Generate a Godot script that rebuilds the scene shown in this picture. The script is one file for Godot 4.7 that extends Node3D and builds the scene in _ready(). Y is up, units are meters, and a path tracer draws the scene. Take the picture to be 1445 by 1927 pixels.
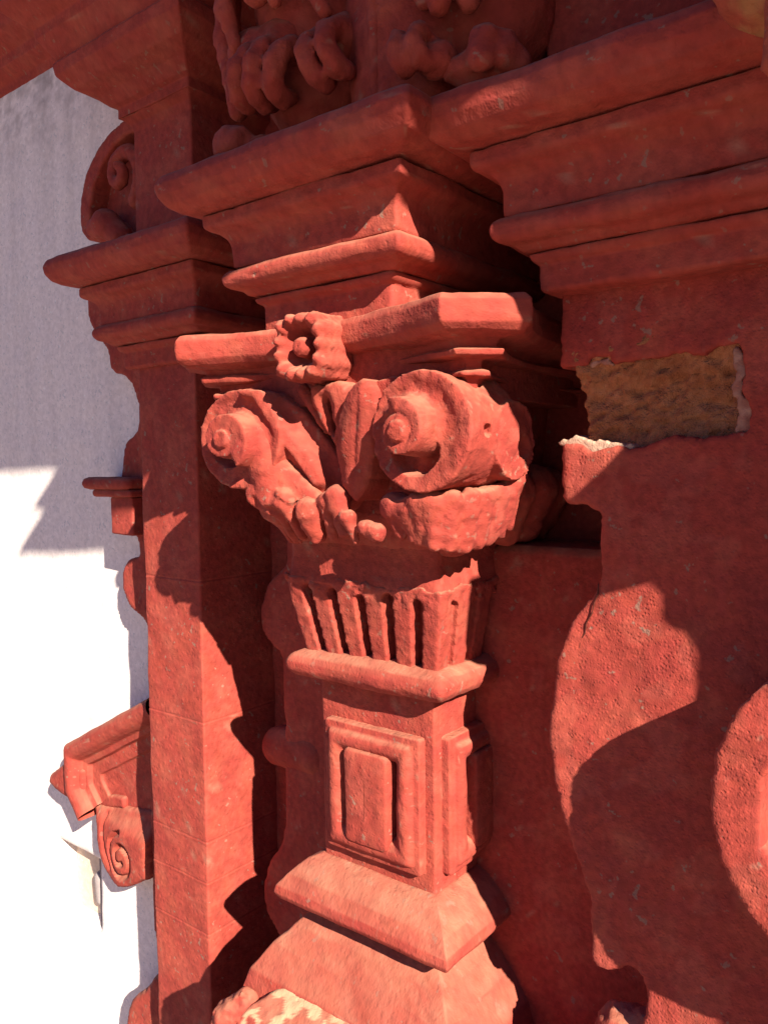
extends Node3D
# A sunlit red stucco church front: a carved estipite column, its entablature, and the bays either side.
# Measured co-ordinates have their origin at the eye; EYE lifts everything above the ground.
const EYE := 2.6
const SUN := Vector3(-2.05, -1.31, -1.0)
const RED := Color(0.335, 0.060, 0.041)
const DUST := Color(0.46, 0.27, 0.165)

var n_low := FastNoiseLite.new()
var n_mid := FastNoiseLite.new()
var n_fine := FastNoiseLite.new()
var n_chip := FastNoiseLite.new()
var n_tone := FastNoiseLite.new()
var n_streak := FastNoiseLite.new()
var used := {}
var M := {}


func _ready() -> void:
	# ---- camera
	var cam := Camera3D.new()
	cam.name = "camera"
	var yaw := 0.669214
	var pitch := -0.0570035
	var roll := -0.0121469
	var f := Vector3(-sin(yaw) * cos(pitch), sin(pitch), -cos(yaw) * cos(pitch))
	var r := f.cross(Vector3.UP).normalized()
	var u := r.cross(f)
	var r2 := r * cos(roll) + u * sin(roll)
	var u2 := u * cos(roll) - r * sin(roll)
	cam.transform = Transform3D(Basis(r2, u2, -f), Vector3(0, EYE, 0))
	cam.fov = rad_to_deg(2.0 * atan(963.5 / 1513.3))
	cam.near = 0.05
	cam.far = 400.0
	add_child(cam)
	cam.current = true
	# ---- sky, sun, exposure
	var env := Environment.new()
	env.background_mode = Environment.BG_SKY
	var sm := ProceduralSkyMaterial.new()
	sm.sky_top_color = Color(0.22, 0.41, 0.78)
	sm.sky_horizon_color = Color(0.74, 0.84, 0.92)
	sm.sky_curve = 0.12
	sm.ground_bottom_color = Color(0.42, 0.38, 0.34)
	sm.ground_horizon_color = Color(0.62, 0.6, 0.56)
	sm.sun_angle_max = 20.0
	sm.sun_curve = 0.1
	var sky := Sky.new()
	sky.sky_material = sm
	env.sky = sky
	env.background_energy_multiplier = 0.25
	env.ambient_light_source = Environment.AMBIENT_SOURCE_SKY
	env.tonemap_mode = Environment.TONE_MAPPER_LINEAR
	env.tonemap_exposure = 3.1
	env.sdfgi_enabled = true
	env.ssao_enabled = true
	env.ssil_enabled = true
	var we := WorldEnvironment.new()
	we.environment = env
	add_child(we)
	var sun := DirectionalLight3D.new()
	sun.name = "sun"
	sun.light_energy = 1.6
	sun.light_color = Color(1.0, 0.955, 0.89)
	sun.light_angular_distance = 0.5
	sun.shadow_enabled = true
	sun.basis = Basis.looking_at(SUN.normalized(), Vector3.UP)
	add_child(sun)

	setup_noise()
	setup_materials()
	build_setting()
	build_right_bay()
	build_left_bay()
	build_column()
	build_entablatures()
	build_ornament()
	build_neighbour()


# ------------------------------------------------------------------ noise, materials
func mk(n: FastNoiseLite, s: int, freq: float, oct: int, kind := FastNoiseLite.TYPE_SIMPLEX_SMOOTH) -> void:
	n.seed = s
	n.frequency = freq
	n.noise_type = kind
	n.fractal_type = FastNoiseLite.FRACTAL_FBM if oct > 1 else FastNoiseLite.FRACTAL_NONE
	n.fractal_octaves = maxi(1, oct)


func setup_noise() -> void:
	mk(n_low, 11, 6.0, 2)
	mk(n_mid, 12, 34.0, 2)
	mk(n_fine, 13, 110.0, 2)
	mk(n_chip, 14, 26.0, 3)
	mk(n_tone, 15, 4.0, 4)
	mk(n_streak, 16, 7.0, 3)


func height_image(px: int, seed_: int, cell_freq: float, grain: float, pits: float, lumps: float) -> ImageTexture:
	# seamless relief: trowel lumps, sand grain and small pits, kept as floats
	var a := FastNoiseLite.new()
	mk(a, seed_, 0.16, 3)
	var b := FastNoiseLite.new()
	mk(b, seed_ + 1, cell_freq, 1, FastNoiseLite.TYPE_CELLULAR)
	b.cellular_return_type = FastNoiseLite.RETURN_DISTANCE
	var c := FastNoiseLite.new()
	mk(c, seed_ + 2, 0.011, 4)
	var ia := a.get_seamless_image(px, px)
	var ib := b.get_seamless_image(px, px)
	var ic := c.get_seamless_image(px, px)
	ia.convert(Image.FORMAT_L8)
	ib.convert(Image.FORMAT_L8)
	ic.convert(Image.FORMAT_L8)
	var da := ia.get_data()
	var db := ib.get_data()
	var dc := ic.get_data()
	var out := PackedFloat32Array()
	out.resize(px * px)
	for i in px * px:
		var w := dc[i] / 255.0
		var v := 0.5 + (da[i] / 255.0 - 0.5) * grain + (w - 0.5) * lumps
		var dot := 1.0 - smoothstep(0.08, 0.42, db[i] / 255.0)
		v += dot * (pits * smoothstep(0.46, 0.62, w) - pits * 1.3 * (1.0 - smoothstep(0.32, 0.42, w)))
		out[i] = v
	# the 8-bit noise leaves steps: blur them once
	var sm := PackedFloat32Array()
	sm.resize(px * px)
	for y in px:
		var y0 := y * px
		var yu := posmod(y - 1, px) * px
		var yd := posmod(y + 1, px) * px
		for x in px:
			var xl := posmod(x - 1, px)
			var xr := posmod(x + 1, px)
			sm[y0 + x] = out[y0 + x] * 0.4 + (out[y0 + xl] + out[y0 + xr] + out[yu + x] + out[yd + x]) * 0.15
	return ImageTexture.create_from_image(Image.create_from_data(px, px, false, Image.FORMAT_RF, sm.to_byte_array()))


func tone_image(px: int, seed_: int, lo: float, chips: float) -> ImageTexture:
	# near-white multiplier: mottled paint with a few worn flecks
	var a := FastNoiseLite.new()
	mk(a, seed_, 0.03, 4)
	var b := FastNoiseLite.new()
	mk(b, seed_ + 3, 0.05, 3)
	var ia := a.get_seamless_image(px, px)
	var ib := b.get_seamless_image(px, px)
	ia.convert(Image.FORMAT_L8)
	ib.convert(Image.FORMAT_L8)
	var da := ia.get_data()
	var db := ib.get_data()
	var out := PackedByteArray()
	out.resize(px * px * 3)
	for i in px * px:
		var t := lerpf(lo, 1.0, smoothstep(0.2, 0.8, da[i] / 255.0)) * lerpf(0.93, 1.0, db[i] / 255.0)
		var fl := smoothstep(0.80, 0.9, db[i] / 255.0) * chips
		out[i * 3] = int(255.0 * t)
		out[i * 3 + 1] = int(255.0 * clampf(t * lerpf(0.93, 1.0, fl), 0, 1))
		out[i * 3 + 2] = int(255.0 * clampf(t * lerpf(0.92, 1.0, fl), 0, 1))
	return ImageTexture.create_from_image(Image.create_from_data(px, px, false, Image.FORMAT_RGB8, out))


func fleck_image(px: int, seed_: int, amount: float, col: Color) -> ImageTexture:
	# sparse flecks where paint has come off: colour with alpha
	var a := FastNoiseLite.new()
	mk(a, seed_, 0.03, 4)
	var b := FastNoiseLite.new()
	mk(b, seed_ + 5, 0.008, 2)
	var ia := a.get_seamless_image(px, px)
	var ib := b.get_seamless_image(px, px)
	ia.convert(Image.FORMAT_L8)
	ib.convert(Image.FORMAT_L8)
	var da := ia.get_data()
	var db := ib.get_data()
	var out := PackedByteArray()
	out.resize(px * px * 4)
	for i in px * px:
		var t := da[i] / 255.0 + (db[i] / 255.0 - 0.5) * 0.35
		out[i * 4] = col.r8
		out[i * 4 + 1] = col.g8
		out[i * 4 + 2] = col.b8
		out[i * 4 + 3] = int(255.0 * smoothstep(amount, amount + 0.05, t) * 0.75)
	return ImageTexture.create_from_image(Image.create_from_data(px, px, false, Image.FORMAT_RGBA8, out))


func surf(rough: float, tone: Texture2D, tone_scale: float, relief: Texture2D, relief_cm: float, relief_scale: float, fleck: Texture2D = null) -> StandardMaterial3D:
	var m := StandardMaterial3D.new()
	m.vertex_color_use_as_albedo = true
	m.albedo_texture = tone
	m.roughness = rough
	m.metallic_specular = 0.35
	m.uv1_triplanar = true
	m.uv1_world_triplanar = true
	m.uv1_scale = Vector3.ONE * relief_scale
	m.heightmap_enabled = relief_cm > 0.0
	m.heightmap_texture = relief
	m.heightmap_scale = relief_cm
	if fleck:
		m.detail_enabled = true
		m.detail_albedo = fleck
		m.detail_uv_layer = BaseMaterial3D.DETAIL_UV_2
		m.uv2_triplanar = true
		m.uv2_world_triplanar = true
		m.uv2_scale = Vector3.ONE * tone_scale
	return m


func setup_materials() -> void:
	var h_stucco := height_image(640, 21, 0.075, 0.5, 0.45, 0.25)
	var h_paint := height_image(640, 41, 0.045, 0.35, 0.3, 0.35)
	var h_stone := height_image(640, 61, 0.055, 0.5, 0.35, 0.3)
	var t_red := tone_image(512, 71, 0.9, 0.5)
	var t_white := tone_image(512, 81, 0.95, 1.0)
	var fl := fleck_image(512, 91, 0.84, Color(0.50, 0.40, 0.34))
	var specks := fleck_image(512, 97, 0.76, Color(0.72, 0.72, 0.72))
	M.stucco = surf(0.93, t_red, 2.1, h_stucco, 0.13, 2.9, fl)
	M.paint = surf(0.85, t_red, 2.3, h_paint, 0.20, 2.2, fl)
	M.stone = surf(0.92, t_red, 2.3, h_stone, 0.19, 2.4, fl)
	M.white = surf(0.95, t_white, 4.5, h_stucco, 0.04, 2.1, specks)
	M.clay = surf(1.0, t_white, 1.0, h_stone, 0.6, 3.1)
	M.plain = surf(0.6, t_white, 1.0, h_paint, 0.05, 3.0)


# vertex colour: the paint itself, its worn patches and the dust that lies on ledges
func tint(style: String, p: Vector3, n: Vector3) -> Color:
	var t := n_tone.get_noise_3dv(p)
	match style:
		"white":
			var c := Color(0.85, 0.90, 0.87)
			var s := n_streak.get_noise_3d(p.x * 1.6, p.y * 0.12, 3.0)
			var grime := smoothstep(-0.35, 0.75, s) * smoothstep(-1.2, 1.35, p.y) * 0.2
			grime += smoothstep(1.0, 1.4, p.y) * 0.45 * smoothstep(-0.3, 0.4, n_chip.get_noise_3dv(p * 0.7))
			return c.lerp(Color(0.2, 0.19, 0.18), clampf(grime, 0.0, 0.85))
		"clay":
			return Color(0.27, 0.105, 0.045).lerp(Color(0.44, 0.21, 0.10), clampf(0.4 + t + 0.7 * n_chip.get_noise_3dv(p * 2.0), 0, 1))
		"mortar":
			return Color(0.40, 0.27, 0.19).lerp(Color(0.55, 0.42, 0.30), clampf(0.5 + t, 0, 1))
		"rust":
			return Color(0.33, 0.085, 0.05).lerp(Color(0.36, 0.19, 0.08), smoothstep(-0.1, 0.35, n_chip.get_noise_3dv(p * 0.5) + t))
		"lining":
			return Color(0.30, 0.13, 0.09).lerp(Color(0.40, 0.24, 0.17), clampf(0.5 + 1.6 * n_chip.get_noise_3dv(p * 1.5), 0, 1))
		"pale":
			return Color(0.66, 0.62, 0.5)
		"ground":
			return Color(0.4, 0.36, 0.31).lerp(Color(0.3, 0.27, 0.24), clampf(0.5 + t, 0, 1))
		"crack":
			return Color(0.09, 0.02, 0.015)
		"metal":
			return Color(0.3, 0.3, 0.3)
	var c := RED.lerp(Color(0.29, 0.047, 0.035), clampf(0.4 + t * 0.8, 0, 1))
	c = c.lerp(Color(0.38, 0.095, 0.058), clampf(n_low.get_noise_3dv(p * 1.7) * 0.9, 0, 0.7))
	# rain runs, and coats of limewash that have worn at different rates
	c = c.lerp(Color(0.24, 0.045, 0.035), 0.28 * smoothstep(0.1, 0.55, n_streak.get_noise_3d(p.x * 5.0, p.y * 0.5, p.z * 5.0)))
	c = c.lerp(Color(0.41, 0.12, 0.08), 0.25 * smoothstep(0.16, 0.24, n_chip.get_noise_3dv(p * 0.35 + Vector3(1, 7, 3))))
	var k := n_chip.get_noise_3dv(p)
	var dusty := smoothstep(0.3, 0.9, n.y) * 0.62 if style != "clean" else 0.0
	dusty *= clampf(0.66 + 0.5 * n_chip.get_noise_3dv(p * 0.7 + Vector3(9, 2, 4)), 0.1, 1.0)
	c = c.lerp(DUST, dusty)
	if style == "peeled":
		# limewash showing through where the red has flaked away
		c = c.lerp(Color(0.50, 0.37, 0.22), smoothstep(0.10, 0.115, n_chip.get_noise_3dv(p * 0.42 + Vector3(0.35, 0.2, 0.9)) + n_mid.get_noise_3dv(p) * 0.10 + n_fine.get_noise_3dv(p * 0.6) * 0.05))
	elif style != "clean":
		c = c.lerp(Color(0.36, 0.22, 0.15), smoothstep(0.56, 0.60, k) * 0.45)
	return c


# ------------------------------------------------------------------ naming
func numbered(called: String) -> String:
	if not used.has(called):
		used[called] = 0
		return called
	used[called] += 1
	return "%s_%03d" % [called, used[called]]


func thing(called: String, label: String, category: String, at: Vector3, group := "") -> Node3D:
	var o := Node3D.new()
	o.name = numbered(called)
	o.position = at + Vector3(0, EYE, 0)
	add_child(o)
	o.set_meta("label", label)
	if category:
		o.set_meta("category", category)
	if group:
		o.set_meta("group", group)
	return o


func commit(called: String, g: Array, mat: Material, style: String, parent: Node3D, label := "") -> MeshInstance3D:
	# g = [vertices, indices] in measured co-ordinates
	var v: PackedVector3Array = g[0]
	var ix: PackedInt32Array = g[1]
	var nm := face_normals(v, ix)
	var cols := PackedColorArray()
	cols.resize(v.size())
	for i in v.size():
		cols[i] = tint(style, v[i], nm[i])
	var base := Vector3.ZERO
	var q: Node = parent
	while q != self and q is Node3D:
		base += (q as Node3D).position
		q = q.get_parent()
	base -= Vector3(0, EYE, 0)
	var w := PackedVector3Array()
	w.resize(v.size())
	for i in v.size():
		w[i] = v[i] - base
	var a := []
	a.resize(Mesh.ARRAY_MAX)
	a[Mesh.ARRAY_VERTEX] = w
	a[Mesh.ARRAY_NORMAL] = nm
	a[Mesh.ARRAY_COLOR] = cols
	a[Mesh.ARRAY_INDEX] = ix
	var me := ArrayMesh.new()
	me.add_surface_from_arrays(Mesh.PRIMITIVE_TRIANGLES, a)
	me.surface_set_material(0, mat)
	var o := MeshInstance3D.new()
	o.name = called
	o.mesh = me
	if label:
		o.set_meta("label", label)
	parent.add_child(o, true)
	return o


func face_normals(v: PackedVector3Array, ix: PackedInt32Array) -> PackedVector3Array:
	var nm := PackedVector3Array()
	nm.resize(v.size())
	for t in range(0, ix.size(), 3):
		var a := v[ix[t]]
		var n := (v[ix[t + 2]] - a).cross(v[ix[t + 1]] - a)
		nm[ix[t]] += n
		nm[ix[t + 1]] += n
		nm[ix[t + 2]] += n
	for i in nm.size():
		nm[i] = nm[i].normalized() if nm[i].length_squared() > 1e-24 else Vector3.UP
	return nm


func roughen(g: Array, low: float, mid: float, chip := 0.0) -> Array:
	var v: PackedVector3Array = g[0]
	var nm := face_normals(v, g[1])
	for i in v.size():
		var p := v[i]
		var d := n_low.get_noise_3dv(p) * low * 0.7 + n_mid.get_noise_3dv(p) * mid * 0.4
		if chip > 0.0:
			d -= chip * 0.6 * smoothstep(0.35, 0.6, n_chip.get_noise_3dv(p * 1.3 + Vector3(5, 1, 2)))
		v[i] = p + nm[i] * d
	return [v, g[1]]


func join(list: Array) -> Array:
	var v := PackedVector3Array()
	var ix := PackedInt32Array()
	for g in list:
		var at := v.size()
		v.append_array(g[0])
		for i in g[1]:
			ix.append(i + at)
	return [v, ix]


# ------------------------------------------------------------------ sweeps
func refine_profile(prof: Array, soft: float, step: float) -> Array:
	var pts := []
	var n := prof.size()
	for i in n:
		var p: Vector2 = prof[i]
		if i == 0 or i == n - 1 or soft <= 0.0:
			pts.append(p)
			continue
		var a: Vector2 = prof[i - 1]
		var b: Vector2 = prof[i + 1]
		var la := minf(soft, a.distance_to(p) * 0.4)
		var lb := minf(soft, b.distance_to(p) * 0.4)
		pts.append(p + (a - p).normalized() * la)
		pts.append(p + ((a - p).normalized() * la + (b - p).normalized() * lb) * 0.3)
		pts.append(p + (b - p).normalized() * lb)
	var out := []
	for i in pts.size() - 1:
		var p: Vector2 = pts[i]
		var q: Vector2 = pts[i + 1]
		var k := maxi(1, int(ceil(p.distance_to(q) / step)))
		for j in k:
			out.append(p.lerp(q, float(j) / k))
	out.append(pts[pts.size() - 1])
	return out


# path in the plane (x,z) with the profile's second number as height ("xz"), or in (x,y) with it as z ("xy").
# Each profile row is the path mitred out to its own offset, with corners rounded to the same small size.
func mitred(path: Array, closed: bool, by: float) -> Array:
	var o := []
	var n := path.size()
	for i in n:
		var p: Vector2 = path[i]
		var a: Vector2 = path[posmod(i - 1, n)] if closed or i > 0 else p
		var b: Vector2 = path[(i + 1) % n] if closed or i < n - 1 else p
		var d1 := (p - a).normalized() if a != p else (b - p).normalized()
		var d2 := (b - p).normalized() if b != p else d1
		var n1 := Vector2(-d1.y, d1.x)
		var nn := (n1 + Vector2(-d2.y, d2.x)).normalized()
		o.append(p + nn * (by / maxf(0.35, nn.dot(n1))))
	return o


func path_row(base: Array, row: Array, closed: bool, corner: float, step: float) -> Array:
	# the number of points comes from the base path, so that all rows match
	var src := []
	var dst := []
	var n := base.size()
	for i in n:
		var p: Vector2 = base[i]
		var q: Vector2 = row[i]
		if not closed and (i == 0 or i == n - 1):
			src.append(p)
			dst.append(q)
			continue
		var a: Vector2 = base[posmod(i - 1, n)]
		var b: Vector2 = base[(i + 1) % n]
		if (a - p).normalized().dot((b - p).normalized()) < -0.97 or corner <= 0.0:
			src.append(p)
			dst.append(q)
			continue
		var qa: Vector2 = row[posmod(i - 1, n)]
		var qb: Vector2 = row[(i + 1) % n]
		var ca := (qa - q).limit_length(minf(corner, q.distance_to(qa) * 0.4))
		var cb := (qb - q).limit_length(minf(corner, q.distance_to(qb) * 0.4))
		for e in 3:
			src.append(p)
		dst.append_array([q + ca, q + (ca + cb) * 0.3, q + cb])
	var out := []
	var m := dst.size()
	for i in (m if closed else m - 1):
		var i2 := (i + 1) % m
		var k := maxi(1, int(ceil((src[i] as Vector2).distance_to(src[i2]) / step)))
		for j in k:
			out.append((dst[i] as Vector2).lerp(dst[i2], float(j) / k))
	if not closed:
		out.append(dst[m - 1])
	return out


func sweep(path: Array, closed: bool, prof: Array, plane := "xz", corner := 0.005, soft := 0.004, step := 0.02) -> Array:
	var pr := refine_profile(prof, soft, step)
	var v := PackedVector3Array()
	var ix := PackedInt32Array()
	var test := 0.0
	var n := 0
	for q: Vector2 in pr:
		var row := path_row(path, mitred(path, closed, q.x), closed, corner, step)
		n = row.size()
		for w: Vector2 in row:
			v.append(Vector3(w.x, q.y, w.y) if plane == "xz" else Vector3(w.x, w.y, q.y))
	var mid := Vector3.ZERO
	for p in v:
		mid += p / v.size()
	for j in pr.size() - 1:
		for i in (n if closed else n - 1):
			var i2 := (i + 1) % n
			var a := j * n + i
			var b := j * n + i2
			ix.append_array([a, b, a + n, b, b + n, a + n])
			var fn := (v[a + n] - v[a]).cross(v[b] - v[a])
			var dir: Vector2 = path[mini(path.size() - 1, path.size() / 2)] - path[path.size() / 2 - 1]
			if not closed and absf((v[b] - v[a]).normalized().dot(Vector3(dir.x, 0, dir.y).normalized() if plane == "xz" else Vector3(dir.x, dir.y, 0).normalized())) > 0.9:
				dir = dir.normalized()
				test += fn.dot(Vector3(-dir.y, 0, dir.x) if plane == "xz" else Vector3(-dir.y, dir.x, 0.5))
			elif closed:
				test += fn.dot((v[a] - mid) if plane == "xz" else Vector3(0, 0, 1))
	if test < 0.0:
		flip(ix)
	return [v, ix]


func flip(ix: PackedInt32Array) -> void:
	for t in range(0, ix.size(), 3):
		var k := ix[t + 1]
		ix[t + 1] = ix[t + 2]
		ix[t + 2] = k


# a block standing against the wall: profile of (half width, y); the front lies at z = az + half
func block(ax: float, az: float, ref: float, back: float, prof: Array, soft := 0.004, corner := 0.005) -> Array:
	var pr := []
	for q: Vector2 in prof:
		pr.append(Vector2(q.x - ref, q.y))
	var path := [Vector2(ax - ref, back), Vector2(ax - ref, az + ref), Vector2(ax + ref, az + ref), Vector2(ax + ref, back)]
	return sweep(path, false, pr, "xz", corner, soft)


func arc(c: Vector2, rr: float, a0: float, a1: float, k: int) -> Array:
	var o := []
	for i in k + 1:
		var a := deg_to_rad(lerpf(a0, a1, float(i) / k))
		o.append(c + Vector2(cos(a), sin(a)) * rr)
	return o


func box(lo: Vector3, hi: Vector3, step := 0.04, soft := 0.004) -> Array:
	# closed box as a swept outline with lids
	var c := (lo + hi) * 0.5
	var hx := (hi.x - lo.x) * 0.5
	var hz := (hi.z - lo.z) * 0.5
	var inset := -minf(hx, hz) + 0.0005
	var path := [Vector2(lo.x, hi.z), Vector2(hi.x, hi.z), Vector2(hi.x, lo.z), Vector2(lo.x, lo.z)]
	return sweep(path, true, [Vector2(inset, lo.y), Vector2(0, lo.y), Vector2(0, hi.y), Vector2(inset, hi.y)], "xz", soft, soft, step)


# ------------------------------------------------------------------ plates cut to an outline
func soften(poly: Array, cut := 0.012) -> PackedVector2Array:
	var o := PackedVector2Array()
	var n := poly.size()
	for i in n:
		var p: Vector2 = poly[i]
		var a: Vector2 = poly[posmod(i - 1, n)]
		var b: Vector2 = poly[(i + 1) % n]
		o.append(p + (a - p).limit_length(minf(cut, a.distance_to(p) * 0.3)))
		o.append(p + (b - p).limit_length(minf(cut, b.distance_to(p) * 0.3)))
	return o


func poly_sd(poly: PackedVector2Array, p: Vector2) -> float:
	var best := 1e9
	var n := poly.size()
	for i in n:
		var c := Geometry2D.get_closest_point_to_segment(p, poly[i], poly[(i + 1) % n])
		best = minf(best, c.distance_squared_to(p))
	best = sqrt(best)
	return -best if Geometry2D.is_point_in_polygon(p, poly) else best


func plate(outline: Array, holes: Array, zf: float, zb: float, cs: float, rnd := 0.008, low := 0.004, edge := 0.003, cut := 0.012, relief = null) -> Array:
	var poly := soften(outline, cut)
	var cutouts := []
	for h in holes:
		cutouts.append(soften(h, 0.004))
	var lo := poly[0]
	var hi := poly[0]
	for p in poly:
		lo = lo.min(p)
		hi = hi.max(p)
	lo -= Vector2.ONE * cs * 1.5
	hi += Vector2.ONE * cs * 1.5
	var nx := int(ceil((hi.x - lo.x) / cs)) + 1
	var ny := int(ceil((hi.y - lo.y) / cs)) + 1
	var d := PackedFloat32Array()
	d.resize(nx * ny)
	for j in ny:
		for i in nx:
			var p := lo + Vector2(i, j) * cs
			var s := poly_sd(poly, p)
			for h: PackedVector2Array in cutouts:
				s = maxf(s, -poly_sd(h, p) + 0.002 * n_fine.get_noise_2d(p.x * 0.8, p.y * 0.8))
			if s < 0.03:
				s += edge * n_mid.get_noise_3d(p.x, p.y, zf) + edge * 0.5 * n_fine.get_noise_3d(p.x, p.y, zf)
			if absf(s) < cs * 0.02:
				s = -cs * 0.02
			d[j * nx + i] = s
	var v := PackedVector3Array()
	var ix := PackedInt32Array()
	var ids := {}
	var rim := []
	var off := [[0, 0], [1, 0], [1, 1], [0, 1]]
	for j in ny - 1:
		for i in nx - 1:
			var vals := []
			var inside := 0
			for k in 4:
				var s := d[(j + off[k][1]) * nx + i + off[k][0]]
				vals.append(s)
				if s < 0.0:
					inside += 1
			if inside == 0:
				continue
			var loop := []
			var crossing := []
			for k in 4:
				var k2 := (k + 1) % 4
				var na: int = (j + off[k][1]) * nx + i + off[k][0]
				var nb: int = (j + off[k2][1]) * nx + i + off[k2][0]
				if vals[k] < 0.0:
					loop.append(plate_vertex(ids, v, na, na, nx, lo, cs, d, zf, rnd, low, relief))
				if (vals[k] < 0.0) != (vals[k2] < 0.0):
					var e := plate_vertex(ids, v, mini(na, nb), maxi(na, nb), nx, lo, cs, d, zf, rnd, low, relief)
					loop.append(e)
					crossing.append([e, vals[k] < 0.0])
			for t in range(1, loop.size() - 1):
				ix.append_array([loop[0], loop[t + 1], loop[t]])
			if crossing.size() == 2:
				rim.append([crossing[0][0], crossing[1][0]] if crossing[0][1] else [crossing[1][0], crossing[0][0]])
	# the sides, going back in rows
	var rows := [0.0, 0.012]
	var deep := zf - zb
	var s := 0.05
	while s < deep - 0.03:
		rows.append(s)
		s += 0.05
	rows.append(deep)
	var side := {}
	for e in rim:
		for q in e:
			if not side.has(q):
				var l := [q]
				for rI in range(1, rows.size()):
					var p := v[q]
					p.z = minf(p.z - 0.002, zf - rows[rI])
					p.x += n_mid.get_noise_3d(p.x, p.y, p.z * 1.0) * 0.002
					v.append(p)
					l.append(v.size() - 1)
				side[q] = l
	for e in rim:
		var A: Array = side[e[0]]
		var B: Array = side[e[1]]
		for rI in rows.size() - 1:
			ix.append_array([A[rI], B[rI], A[rI + 1], B[rI], B[rI + 1], A[rI + 1]])
	return [v, ix]


func plate_vertex(ids: Dictionary, v: PackedVector3Array, a: int, b: int, nx: int, lo: Vector2, cs: float, d: PackedFloat32Array, zf: float, rnd: float, low: float, relief) -> int:
	var key := a * 1000003 + b
	if ids.has(key):
		return ids[key]
	var pa := lo + Vector2(a % nx, a / nx) * cs
	var inn := 0.0
	var p := pa
	if a == b:
		inn = -d[a]
	else:
		var pb := lo + Vector2(b % nx, b / nx) * cs
		p = pa.lerp(pb, d[a] / (d[a] - d[b]))
	var z := zf + n_low.get_noise_3d(p.x, p.y, zf) * low + (n_mid.get_noise_3d(p.x, p.y, zf) * low * 0.25 if rnd < 0.0096 else 0.0)
	if inn < rnd:
		z -= rnd - sqrt(maxf(0.0, rnd * rnd - (rnd - inn) * (rnd - inn)))
	if relief != null:
		z += relief.call(p, inn)
	v.append(Vector3(p.x, p.y, z))
	ids[key] = v.size() - 1
	return ids[key]


# ------------------------------------------------------------------ carved pieces: a distance field meshed as surface nets
func nets(f: Callable, lo: Vector3, hi: Vector3, cs: float, slack := 0.012) -> Array:
	var B := 5
	var bx := int(ceil((hi.x - lo.x) / cs / B))
	var by := int(ceil((hi.y - lo.y) / cs / B))
	var bz := int(ceil((hi.z - lo.z) / cs / B))
	var nx := bx * B + 1
	var ny := by * B + 1
	var nz := bz * B + 1
	var val := PackedFloat32Array()
	val.resize(nx * ny * nz)
	val.fill(1.0)
	var done := PackedByteArray()
	done.resize(nx * ny * nz)
	var live := []
	var reach := B * cs * 0.9 + slack
	for k in bz:
		for j in by:
			for i in bx:
				var c := lo + (Vector3(i, j, k) + Vector3.ONE * 0.5) * B * cs
				var d: float = f.call(c)
				if absf(d) > reach:
					if d < 0.0:
						for z in range(k * B, k * B + B + 1):
							for y in range(j * B, j * B + B + 1):
								for x in range(i * B, i * B + B + 1):
									var at := (z * ny + y) * nx + x
									if not done[at]:
										val[at] = -1.0
					continue
				live.append(Vector3i(i, j, k))
				for z in range(k * B, k * B + B + 1):
					for y in range(j * B, j * B + B + 1):
						var at := (z * ny + y) * nx + i * B
						for x in range(i * B, i * B + B + 1):
							if not done[at]:
								done[at] = 1
								val[at] = f.call(lo + Vector3(x, y, z) * cs)
							at += 1
	var id := PackedInt32Array()
	id.resize(nx * ny * nz)
	id.fill(-1)
	var v := PackedVector3Array()
	var ix := PackedInt32Array()
	var sy := nx
	var sz := nx * ny
	var corner := [0, 1, sy, sy + 1, sz, sz + 1, sz + sy, sz + sy + 1]
	var edges := [[0, 1], [2, 3], [4, 5], [6, 7], [0, 2], [1, 3], [4, 6], [5, 7], [0, 4], [1, 5], [2, 6], [3, 7]]
	for b: Vector3i in live:
		for z in range(b.z * B, b.z * B + B):
			for y in range(b.y * B, b.y * B + B):
				var at := z * sz + y * sy + b.x * B
				for x in range(b.x * B, b.x * B + B):
					var s0 := val[at] < 0.0
					if (val[at + 1] < 0.0) == s0 and (val[at + sy] < 0.0) == s0 and (val[at + sy + 1] < 0.0) == s0 and (val[at + sz] < 0.0) == s0 and (val[at + sz + 1] < 0.0) == s0 and (val[at + sz + sy] < 0.0) == s0 and (val[at + sz + sy + 1] < 0.0) == s0:
						at += 1
						continue
					var sum := Vector3.ZERO
					var cnt := 0
					for e in edges:
						var va: float = val[at + corner[e[0]]]
						var vb: float = val[at + corner[e[1]]]
						if (va < 0.0) != (vb < 0.0):
							var t := va / (va - vb)
							var pa := Vector3(e[0] & 1, (e[0] >> 1) & 1, e[0] >> 2)
							var pb := Vector3(e[1] & 1, (e[1] >> 1) & 1, e[1] >> 2)
							sum += pa.lerp(pb, t)
							cnt += 1
					v.append(lo + (Vector3(x, y, z) + sum / cnt) * cs)
					id[at] = v.size() - 1
					at += 1
	for b: Vector3i in live:
		for z in range(b.z * B, b.z * B + B):
			for y in range(b.y * B, b.y * B + B):
				for x in range(b.x * B, b.x * B + B):
					var at := z * sz + y * sy + x
					if id[at] < 0:
						continue
					var s0 := val[at] < 0.0
					if y > 0 and z > 0 and (val[at + 1] < 0.0) != s0:
						net_quad(ix, id[at - sy - sz], id[at - sz], id[at], id[at - sy], s0)
					if x > 0 and z > 0 and (val[at + sy] < 0.0) != s0:
						net_quad(ix, id[at - 1 - sz], id[at - 1], id[at], id[at - sz], s0)
					if x > 0 and y > 0 and (val[at + sz] < 0.0) != s0:
						net_quad(ix, id[at - 1 - sy], id[at - sy], id[at], id[at - 1], s0)
	return [v, ix]


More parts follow.
